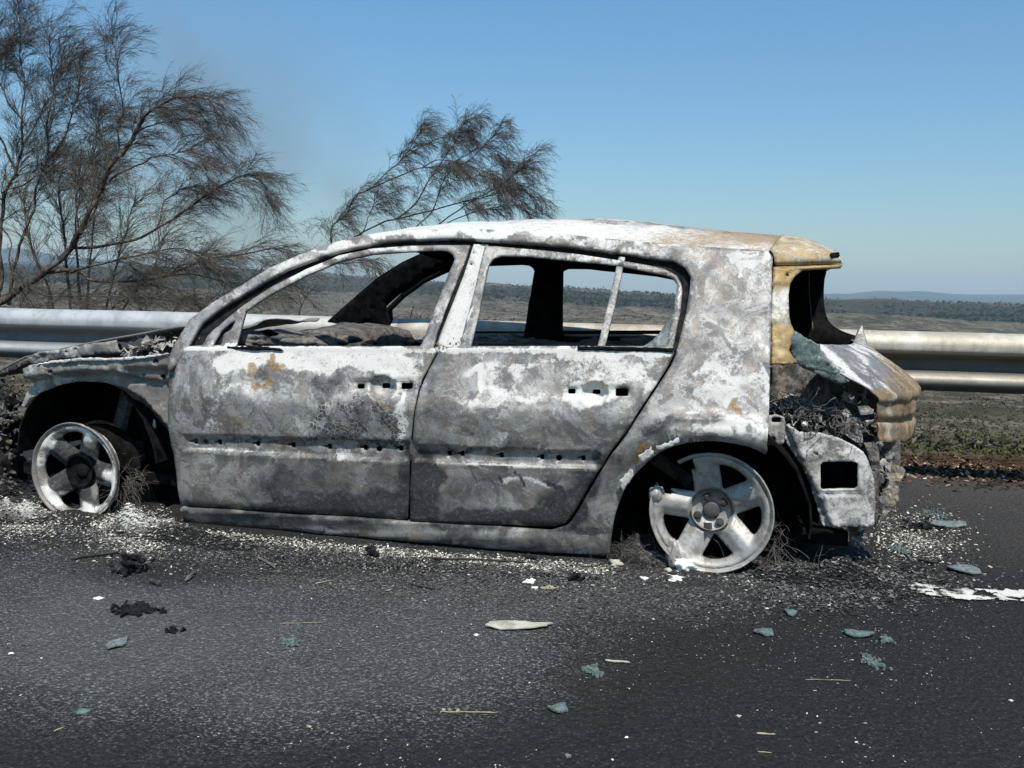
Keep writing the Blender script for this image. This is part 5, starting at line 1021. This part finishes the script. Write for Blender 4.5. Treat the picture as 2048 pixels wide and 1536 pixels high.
# ------------------------------------------------------------------ scrub on the far slopes
def scrub(name, n, dlo, dhi, slo, shi, seed, az0=-.62, az1=.62, mat='scrub', nf=9, tall=1.0):
    g = np.random.default_rng(seed); d = np.exp(g.uniform(math.log(dlo), math.log(dhi), n)); s = g.uniform(-1.1, .95, n)
    fi = np.interp(d - 5.1, vv, np.arange(len(vv))); fj = np.interp(s, ss, np.arange(len(ss))); i = fi.astype(int).clip(0, len(vv) - 2); j = fj.astype(int).clip(0, len(ss) - 2)
    a = (fi - i)[:, None]; b_ = (fj - j)[:, None]
    p = (TV[i, j] * (1 - b_) + TV[i, j + 1] * b_) * (1 - a) + (TV[i + 1, j] * (1 - b_) + TV[i + 1, j + 1] * b_) * a
    keep = noise2(p[:, 0] / (d * .12 + 3), p[:, 1] / (d * .3 + 3), seed + 1, 3) > g.uniform(-1.0, .25, n); p = p[keep]; d = d[keep]; n = len(p)
    sz = g.uniform(slo, shi, n)[:, None, None] * (.6 + .8 * g.random(n)[:, None, None])
    c = g.normal(0, .42, (n, nf, 3)); c[..., 2] = np.abs(c[..., 2]) * tall + .1; c = p[:, None] + c * sz
    e1 = g.normal(0, .34, (n, nf, 3)) * sz; e2 = g.normal(0, .34, (n, nf, 3)) * sz
    V = np.stack([c - e1, c + e1 * .6 + e2, c + e1 - e2 * .8], 2).reshape(-1, 3); Q = np.arange(len(V)).reshape(-1, 3)
    t = g.random(n)[:, None, None].repeat(nf, 1).repeat(3, 2)[..., None] ; t2 = g.random((n, nf, 1, 1)).repeat(3, 2)
    at = np.concatenate([t, t2, t * 0, t * 0 + 1], -1).reshape(-1, 4)
    o = fastmesh(name, V, Q, MT[mat], None, False, at); return o
def m_scrub(name, a, b, c):
    s = NT(name); r, g_, bb, al, _ = s.attr(); col = s.mix(r, a, b); col = s.mix(s.math('MULTIPLY', s.step(g_, .6, .9), .7), col, c); return s.done(col, 1, spec=0)
MT['scrub'] = m_scrub('scrub_leaves', (.040, .036, .026), (.10, .086, .062), (.18, .155, .115))
MT['green'] = m_scrub('green_scrub', (.028, .038, .016), (.075, .085, .032), (.17, .18, .07))
MT['pine'] = m_scrub('ridge_trees', (.012, .018, .011), (.028, .036, .022), (.05, .055, .035))
tag(scrub('scrub', 30000, 45, 700, .10, .32, 31), 'brown burnt scrub dotting the valley slopes', 'scrub', kind='stuff')
tag(scrub('green_scrub', 24000, 45, 150, .05, .15, 32, mat='green', nf=12), 'low green shrubs on the slope below the rail', 'scrub', kind='stuff')
MT['litter'] = m_scrub('verge_litter_mix', (.030, .022, .015), (.10, .065, .04), (.26, .19, .12))
tag(scrub('verge_scrub', 30000, 6.4, 40, .012, .032, 38, mat='green', nf=10), 'low green and dry plants just beyond the road edge', 'scrub', kind='stuff')
tag(scrub('verge_litter', 22000, 5.8, 9, .006, .026, 35, mat='litter', nf=6), 'dry brown litter and stubble on the verge beyond the asphalt', 'litter', kind='stuff')
tag(scrub('far_scrub', 22000, 350, 2200, .7, 1.9, 34, nf=6), 'dark bushes scattered over the distant burnt hills', 'scrub', kind='stuff')
tag(scrub('ridge_trees', 16000, 1500, 2900, 1.6, 3.6, 33, mat='pine', tall=1.4), 'line of dark trees along the far ridge', 'woodland', kind='stuff')

# ------------------------------------------------------------------ ash beds, flakes, broken glass, scraps
uu = np.arange(-3.9, 1.5, .011); ww = np.arange(-.42, .62, .011); UU, WW = np.meshgrid(uu, ww, indexing='ij'); H = np.zeros_like(UU) - .012; WH = np.zeros_like(UU)
def heap(px, py, ru_, rw_, h, wt_):
    global H, WH
    c = tolocal(G(px, py)); d = np.exp(-((UU - c[0]) / ru_) ** 2 - ((WW - c[1]) / rw_) ** 2); H = H + h * d; WH = WH + wt_ * d
for q in [(268, 1064, .15, .06, .065, 1.3), (330, 1060, .10, .05, .03, .5), (330, 1075, .14, .07, .03, .2), (35, 1038, .14, .06, .05, 1.1), (440, 1088, .22, .08, .024, .05), (-40, 1030, .25, .15, .06, .1),
          (1275, 1112, .11, .08, .050, .12), (1390, 1155, .16, .05, .014, .35), (1590, 1150, .24, .09, .045, .08), (1680, 1165, .25, .08, .022, .15), (1830, 1075, .13, .12, .028, .5), (1900, 1060, .20, .10, .018, .05),
          (1320, 1130, .10, .05, .02, .4), (1800, 1010, .08, .10, .03, .8), (1760, 1130, .18, .08, .025, .2)]: heap(*q)
sx = np.linspace(400, 1240, 22)
for x in sx: heap(x, np.interp(x, [400, 880, 1240], [1058, 1105, 1135]) + 4, .055, .045, .011, .16 + .14 * abs(math.sin(x)))
for x in np.linspace(380, 1300, 14): heap(x, np.interp(x, [400, 1300], [1110, 1165]), .12, .07, .006, -.05)
nz_ = noise2(UU * 9, WW * 9, 3, 5); nf_ = noise2(UU * 45, WW * 45, 6, 3); GZB = gz((P0 + UU[..., None] * cu + WW[..., None] * cw)[..., 0])
H = np.where(H > 0, H * 1.35, H); Hh_ = H * (1 + .55 * nz_) + .006 * nf_ * np.clip((H + .01) * 60, 0, 1) + .004 * nz_
at = np.zeros(UU.shape + (4,)); at[..., 0] = WH * 1.0 + .10 * nz_ - .05
idx = np.arange(UU.size).reshape(UU.shape); Q = np.stack([idx[:-1, :-1], idx[1:, :-1], idx[1:, 1:], idx[:-1, 1:]], -1)
mx = np.maximum.reduce([Hh_[:-1, :-1], Hh_[1:, :-1], Hh_[1:, 1:], Hh_[:-1, 1:]]); Q = Q[mx > -.002].reshape(-1, 4)
bed = fastmesh('ash_bed', np.stack([UU, WW, Hh_ + .001 + GZB], -1).reshape(-1, 3), Q, MT['ash'], None, True, at.reshape(-1, 4))
bed.location = P0; bed.rotation_euler = (0, 0, -TH); tag(bed, 'heaped grey and white ash under and along the burnt car', 'ash', kind='stuff')
def groundz(p):
    l = tolocal(p); i = np.round((l[:, 0] - uu[0]) / .011).astype(int); j = np.round((l[:, 1] - ww[0]) / .011).astype(int)
    ok_ = (i >= 0) & (i < len(uu)) & (j >= 0) & (j < len(ww)); z = np.zeros(len(p)); z[ok_] = np.maximum(Hh_[i[ok_], j[ok_]], 0); return z
def scatter(name, label, n, region, size, cols, seed, aspect=(1, 2.6), up=.35, cat='debris'):
    """region(g, n) -> photo positions on the ground"""
    g = np.random.default_rng(seed); x, y = region(g, n); p = G(x, y); p[:, 2] += groundz(p); n = len(p)
    sz = np.exp(g.uniform(math.log(size[0]), math.log(size[1]), n)); th = g.uniform(0, 2 * math.pi, n); ar = g.uniform(*aspect, n)
    a = np.stack([np.cos(th), np.sin(th), g.normal(0, up, n)], -1) * sz[:, None] * ar[:, None] ** .5; b_ = np.stack([-np.sin(th), np.cos(th), g.normal(0, up, n)], -1) * sz[:, None] / ar[:, None] ** .5
    h = np.array([0, 0, 1.]) * sz[:, None] * g.uniform(.15, .6, n)[:, None]; j = lambda: g.normal(0, .25, (n, 1))
    V = np.stack([p - a - b_ * (1 + j()), p + a * (1 + j()) - b_, p + a + b_ * (1 + j()), p - a * (1 + j()) + b_, p + h + a * j() + b_ * j()], 1)
    V[:, :, 2] = np.maximum(V[:, :, 2], p[:, None, 2] - .001) + .001
    k = np.arange(n)[:, None] * 5; Q = np.concatenate([k + [0, 1, 4], k + [1, 2, 4], k + [2, 3, 4], k + [3, 0, 4]])
    cols = np.array(cols); ci = g.choice(len(cols), n, p=cols[:, 3] / cols[:, 3].sum()); c = np.concatenate([cols[ci, :3] * g.uniform(.6, 1.3, (n, 1)), np.ones((n, 1))], 1)
    o = fastmesh(name, V.reshape(-1, 3), Q, MT['flake'], None, False, c[:, None].repeat(5, 1).reshape(-1, 4)); tag(o, label, cat, kind='stuff'); return o
ASHC = [(.45, .44, .40, .5), (.20, .20, .19, 2.5), (.09, .09, .088, 6), (.03, .03, .03, 7), (.12, .10, .08, 1.5)]
def reg_strip(g, n):
    x = g.uniform(-20, 1800, n); return x, np.interp(x, [0, 250, 400, 880, 1240, 1400, 1800], [1040, 1065, 1078, 1112, 1138, 1158, 1130]) + 10 + np.abs(g.normal(0, 30, n)) - 12
def reg_white(g, n):
    k = g.choice(4, n, p=[.34, .2, .3, .16]); x = np.choose(k, [g.normal(262, 42, n), g.normal(50, 40, n), g.uniform(400, 1230, n), g.normal(1840, 50, n)])
    y = np.choose(k, [g.normal(1062, 20, n), g.normal(1035, 18, n), np.interp(x, [400, 880, 1240], [1064, 1110, 1138]) + g.normal(4, 5, n), g.normal(1070, 24, n)]); return x, y
def reg_dark(g, n): return g.normal(1600, 170, n), g.normal(1165, 26, n)
def reg_wide(g, n):
    y = 1080 + np.abs(g.normal(0, 130, n)); return g.uniform(-60, 1950, n), np.minimum(y, 1530)
def reg_all(g, n): return g.uniform(-60, 2100, n), g.uniform(1090, 1536, n)
scatter('ash_flakes', 'loose ash and char flakes strewn along the sill of the car', 20000, reg_strip, (.0012, .0045), ASHC, 1)
scatter('white_ash_flakes', 'white ash crumbs heaped beside the front wheel and under the sill', 19000, reg_white, (.0012, .0048), [(.62, .60, .52, 4), (.36, .34, .29, 4), (.08, .08, .075, 4)], 2)
scatter('char_crumbs', 'dark char crumbs around the rear wheel', 8000, reg_dark, (.0018, .0065), [(.03, .03, .03, 6), (.12, .12, .115, 4), (.4, .39, .36, .35)], 3)
scatter('ash_specks', 'fine pale specks scattered over the asphalt', 12000, reg_wide, (.0008, .0026), [(.26, .26, .25, 3), (.14, .14, .14, 5), (.03, .03, .03, 4)], 4, up=.2)
scatter('grit', 'sparse pale grit over the whole foreground road', 800, reg_all, (.0010, .0024), [(.55, .54, .48, 2), (.35, .35, .33, 2), (.3, .45, .42, .6)], 5, up=.2)
def reg_verge(g, n): x = g.uniform(1760, 2120, n); return x, 918 + (x - 1760) * .06 + np.abs(g.normal(0, 16, n)) + 2
scatter('leaf_litter', 'brown leaf litter and twigs along the road edge beyond the rail', 2600, reg_verge, (.004, .016), [(.10, .06, .035, 5), (.045, .032, .022, 6), (.30, .22, .14, 1.2), (.5, .45, .36, .3)], 6, up=.6)

def place(name, V, Fc, mat, px, py, label, cat, group=None, rz=0, z=0, attr=None):
    p = G(np.array(float(px)), np.array(float(py))); zz = groundz(p[None])[0]
    o = mesh(name, V, Fc, MT[mat], None, False, attr); o.location = (p[0], p[1], p[2] + max(zz, .002) + z); o.rotation_euler = (0, 0, rz); return tag(o, label, cat, group)
def plate(L, W_, t, seed, bend=.1, n=12, curl=0, rough=.12):
    """thin irregular chip: outline with depth and a slightly bent face"""
    g = np.random.default_rng(seed); a = np.linspace(0, 2 * math.pi, n, endpoint=False) + g.uniform(-.15, .15, n); r = 1 + g.uniform(-rough, rough, n) * 2
    x = L / 2 * np.cos(a) * r; y = W_ / 2 * np.sin(a) * r; z = bend * W_ * np.abs(np.sin(a + seed)) + curl * (x / L) ** 2 * L
    P3 = np.stack([x, y, z], -1); top = P3 + [0, 0, t]; ctr = P3.mean(0)
    V = np.concatenate([P3, top, P3 * .5 + ctr * .5 + [0, 0, t * .2 + bend * W_ * .25], top * .5 + ctr * .5 + [0, 0, t * .6 + bend * W_ * .35], [ctr + [0, 0, t * 1.4]]])
    Fc = [(i, (i + 1) % n, n + (i + 1) % n, n + i) for i in range(n)] + [(n + i, n + (i + 1) % n, 3 * n + (i + 1) % n, 3 * n + i) for i in range(n)] + [(3 * n + i, 3 * n + (i + 1) % n, 4 * n) for i in range(n)] + [tuple(range(n))[::-1]]
    return V, Fc
def S_(px, py): return float(np.linalg.norm(G(np.array(px + 1.), np.array(float(py))) - G(np.array(float(px)), np.array(float(py)))))      # metres per photo pixel at a ground spot
GL = 'pieces of broken car glass on the road'
def glassbit(px, py, wpx, asp, seed, label, crumb=False, rz=0, z=0, mat='glass'):
    L = wpx * .86 * S_(px, py)
    if crumb:
        g = np.random.default_rng(seed); b = MB()
        for k in range(46):
            c = np.array([g.normal(0, L * .24), g.normal(0, L * asp * .24), g.uniform(.001, .006)]); s = g.uniform(.002, .005); a = g.uniform(0, 3); Rz = [[math.cos(a), -math.sin(a), 0], [math.sin(a), math.cos(a), .2], [0, 0, 1]]
            b.box(c - s, c + np.array([s, s * .8, s * .6]), Rz)
        V, Fc = b.V, b.F
    else: V, Fc = plate(L, L * asp, .0045, seed, .12, 9, .03, .16)
    return place('glass_piece', V, Fc, mat, px, py, label, 'broken glass', GL, rz, z)
glassbit(1118, 1422, 50, .9, 1, 'chunky teal glass shard lying alone in the near road, largest in the foreground', rz=.2)
glassbit(1186, 1344, 46, 1.2, 2, 'crumbled patch of teal safety glass right above the foreground shard', True)
glassbit(1744, 1326, 52, 1.3, 3, 'crumbled patch of teal safety glass at the right of the foreground', True)
glassbit(1528, 1268, 38, 1.0, 4, 'small flat grey-green shard below the gap behind the rear wheel', rz=-.2)
glassbit(1718, 1271, 54, .7, 5, 'long narrow pale-rimmed glass shard on the dark asphalt at right', rz=-.1)
glassbit(238, 1293, 44, 1.4, 6, 'dull grey-green glass flake on the ash-dusted road at left', mat='glassgrey')
glassbit(1925, 1142, 70, .8, 7, 'crumpled dark grey-green glass sheet just above the white edge line', rz=-.25, mat='glassgrey')
glassbit(1895, 1052, 84, .7, 8, 'wide bent glass sheet lying behind the car, farthest to the right', rz=.1, mat='glassgrey')
glassbit(1870, 1030, 60, 1.6, 18, 'scattered teal crumbs beside the bent glass sheet behind the car', True)
glassbit(1795, 1100, 46, 1.6, 19, 'teal crumbs at the foot of the rear bumper remains', True)
glassbit(582, 1288, 40, 1.4, 9, 'small heap of pale teal crumbs in the middle-left road', True)
glassbit(165, 1428, 28, .8, 10, 'tiny teal sliver near the lower left corner')
glassbit(1580, 1228, 30, 1.2, 11, 'greyish shard below the debris behind the rear wheel')
glassbit(1135, 1516, 14, 1.2, 12, 'tiny teal crumb at the bottom edge of the photo')
glassbit(1772, 1282, 24, 1.2, 13, 'few teal crumbs right of the narrow pale-rimmed shard', True)
V, Fc = plate(132 * S_(1035, 1250), .062, .003, 43, .10, 22, .03, .05); place('cream_flake', V, Fc, 'cream', 1036, 1254, 'long cream coloured paint or foam flake lying in front of the rear door', 'flake', rz=.06)
def pebble(px, py, wpx, seed, label, mat='white', h=.6, name='white_crumb', asp=.8, group='pale crumbs and chips on the road'):
    L = wpx * .85 * S_(px, py) / 2; o = lump(name, (0, 0, 0), (L, L * asp, L * h), MT[mat], None, seed=seed, amp=.45, sub=3)
    p = G(np.array(float(px)), np.array(float(py))); o.location = (p[0], p[1], p[2] + groundz(p[None])[0] + L * h * .5); return tag(o, label, 'crumb', group)
pebble(1059, 1167, 26, 1, 'white angular chip standing below the rear door'); pebble(1068, 1178, 16, 2, 'small cream chip at the foot of the white angular chip')
pebble(1352, 1160, 38, 3, 'flat white lump of melted metal in front of the rear wheel', h=.3); pebble(1288, 1158, 24, 4, 'smaller white melt drop left of the flat white lump', h=.3)
pebble(22, 1308, 13, 5, 'white crumb at the far left edge of the road', h=.4); pebble(953, 1271, 12, 6, 'white crumb below the left tip of the cream flake', h=.4)
pebble(1253, 1476, 10, 7, 'lone white crumb in the lower middle of the foreground', h=.5); pebble(1477, 1434, 13, 8, 'yellowish crumb in the lower right foreground', 'cream', h=.5)
pebble(1225, 1521, 9, 9, 'white crumb at the bottom edge below the middle', h=.5); pebble(618, 1455, 12, 10, 'yellow-green crumb in the lower left foreground', 'straw', h=.5)
pebble(197, 1198, 20, 11, 'torn white scrap on the road left of the charred lump', h=.3); pebble(1448, 1486, 8, 12, 'tiny white crumb right of the middle foreground', h=.5)
pebble(2022, 1402, 9, 13, 'white crumb close to the right edge', h=.5); pebble(1230, 1130, 34, 14, 'dirty tan clump beside the front edge of the rear wheel arch', 'cream', h=.5); pebble(1335, 1143, 18, 15, 'tan crumb against the rear rim', 'cream', h=.6)
pebble(1098, 1176, 30, 16, 'orange-brown crumbs next to the white angular chip', 'straw', h=.15); pebble(412, 1070, 12, 17, 'pale pebble in the ash under the front door', h=.8)
def stick(px0, py0, px1, py1, r, seed, label, mat='charwood', name='charred_stick', cat='stick', flat=1.0, group='charred sticks and strips on the road', head=0):
    a = G(np.array(float(px0)), np.array(float(py0))); c = G(np.array(float(px1)), np.array(float(py1))); n = 9; t = np.linspace(0, 1, n)[:, None]; L = np.linalg.norm(c - a)
    p = (a * (1 - t) + c * t) - a; g = np.random.default_rng(seed); p += np.cumsum(g.normal(0, L * .012, (n, 3)), 0) * [1, 1, .3]; zz = groundz(np.array([(a + c) / 2]))[0]
    p[:, 2] = r * .9 + np.abs(p[:, 2]) + .003; b = MB(); b.tube(p, r * (1 + .25 * noise1(np.arange(n) / 1.5, seed)) * np.interp(np.arange(n), [0, 1, n - 2, n - 1], [.5, 1, 1, .4]), 6)
    if head:
        for k in range(head): i = k % 3; b.add(*shard(p[i] + g.normal(0, .002, 3) + [0, 0, .002], .006, 5, g))
    o = b.build(name, MT[mat], None); o.location = (a[0], a[1], a[2] + zz); return tag(o, label, cat, group)
stick(140, 1122, 246, 1108, .006, 1, 'curved charred strip lying left of the charred lump')
stick(512, 1147, 596, 1151, .0025, 2, 'thin straight charred rod right of the charred lump')
stick(812, 1168, 868, 1180, .004, 3, 'short dark stick slanting below the front door edge')
stick(850, 1119, 1045, 1124, .004, 4, 'long thin dark rod parallel to the sill below the rear door')
stick(372, 1165, 392, 1148, .007, 5, 'pale burnt bark strip right of the charred lump', 'wire')
stick(515, 1120, 548, 1142, .006, 6, 'broken charred strip below the middle of the front door', 'wire')
stick(300, 1166, 322, 1174, .008, 7, 'small flat piece of char below right of the charred lump')
stick(1730, 1145, 1690, 1150, .006, 8, 'burnt lath end just left of the white line')
stick(1835, 1122, 1872, 1130, .006, 9, 'burnt stick lying behind the rear bumper remains')
stick(1760, 1164, 1728, 1152, .005, 10, 'thin burnt splinter at the start of the white line')
stick(886, 1428, 998, 1431, .0016, 11, 'dry grass stalk with seed head in the middle foreground', 'straw', 'straw_stalk', 'straw', group='dry straw stalks on the road', head=8)
stick(630, 1170, 663, 1163, .0020, 12, 'short yellow straw below the front door', 'straw', 'straw_stalk', 'straw', group='dry straw stalks on the road')
stick(1512, 1470, 1548, 1473, .0022, 13, 'short pale straw in the lower right foreground', 'straw', 'straw_stalk', 'straw', group='dry straw stalks on the road')
stick(1515, 1506, 1545, 1510, .0010, 14, 'thin yellow straw near the bottom edge at right', 'straw', 'straw_stalk', 'straw', group='dry straw stalks on the road')
stick(108, 1466, 127, 1458, .0014, 15, 'thin straw near the lower left corner', 'straw', 'straw_stalk', 'straw', group='dry straw stalks on the road')
stick(560, 1250, 650, 1248, .0010, 16, 'long thin straw above the middle-left glass crumbs', 'straw', 'straw_stalk', 'straw', group='dry straw stalks on the road')
stick(1210, 1324, 1260, 1328, .0030, 17, 'narrow strip of pale ash on the asphalt above the foreground shard', 'cream', 'ash_strip', 'ash strip', group=None)
stick(1610, 1362, 1700, 1366, .0008, 18, 'hair-thin straw left of the right glass patch', 'straw', 'straw_stalk', 'straw', group='dry straw stalks on the road')
def charlump(px, py, wpx, hpx, seed, label, n=26):
    g = np.random.default_rng(seed); sc = S_(px, py); b = MB()
    for k in range(n): c = np.array([g.normal(0, wpx * .24), g.normal(0, wpx * .16), abs(g.normal(0, hpx * .35)) + 3]) * sc; b.add(*shard(c, g.uniform(.008, .022), 7, g, thin=.2))
    return place('charred_lump', b.V, b.F, 'char', px, py, label, 'charred lump', 'charred lumps on the road')
charlump(262, 1146, 78, 40, 1, 'twisted black charred lump standing on the road in front of the front wheel', 34)
charlump(268, 1226, 84, 6, 2, 'flat black char smear on the grey road below the twisted lump', 60)
charlump(742, 1112, 26, 14, 3, 'small char clump in the pale ash below the front door', 10); charlump(1155, 1162, 20, 10, 4, 'small dark clump left of the rear wheel', 10)
charlump(350, 1266, 26, 8, 5, 'small black crumb left of the middle road', 8); charlump(1845, 1060, 60, 16, 6, 'dark crumpled residue behind the rear corner of the car', 20)
charlump(1060, 1120, 14, 8, 7, 'tiny char clump under the rear door', 6)
# ------------------------------------------------------------------ smoke and haze
bm = bmesh.new(); bmesh.ops.create_icosphere(bm, subdivisions=3, radius=1); me = bpy.data.meshes.new('smoke'); bm.to_mesh(me); bm.free()
m_ = bpy.data.materials.new('smoke'); m_.use_nodes = True; t_ = m_.node_tree; t_.nodes.clear(); o_ = t_.nodes.new('ShaderNodeOutputMaterial'); pv_ = t_.nodes.new('ShaderNodeVolumePrincipled')
pv_.inputs['Color'].default_value = (.62, .62, .60, 1); pv_.inputs['Anisotropy'].default_value = .2
class _N(NT):
    def __init__(s, t, m): s.t = t; s.m = m; s.tc = t.nodes.new('ShaderNodeTexCoord').outputs['Object']
h_ = _N(t_, m_); ln2 = h_.t.nodes.new('ShaderNodeVectorMath'); ln2.operation = 'LENGTH'; t_.links.new(h_.tc, ln2.inputs[0])
nn = h_.noise(1.7, 4, .55, .6, seed=2)
den = h_.math('MULTIPLY', h_.step(h_.math('SUBTRACT', 1.0, ln2.outputs['Value']), .0, .75), h_.step(nn, .34, .68))
t_.links.new(h_.math('MULTIPLY', den, .22), pv_.inputs['Density']); t_.links.new(pv_.outputs[0], o_.inputs['Volume'])
sm = link('smoke', me, m_); c_ = AT(500., 330., 34.); sm.location = c_; sm.scale = (6.0, 4.0, 10.0); sm.rotation_euler = (0, R(-48), 0)
tag(sm, 'thin grey smoke drifting across the sky behind the trees', 'smoke', kind='stuff')
b = MB(); b.box((-14000, -300, -75), (14000, 15500, 300)); hz_ = b.build('haze', None); hz_['kind'] = 'stuff'
m_ = bpy.data.materials.new('haze'); m_.use_nodes = True; t_ = m_.node_tree; t_.nodes.clear(); o_ = t_.nodes.new('ShaderNodeOutputMaterial'); pv_ = t_.nodes.new('ShaderNodeVolumePrincipled')
pv_.inputs['Color'].default_value = (.62, .84, 1.0, 1); pv_.inputs['Density'].default_value = 7.0e-5; t_.links.new(pv_.outputs[0], o_.inputs['Volume']); hz_.data.materials.append(m_)
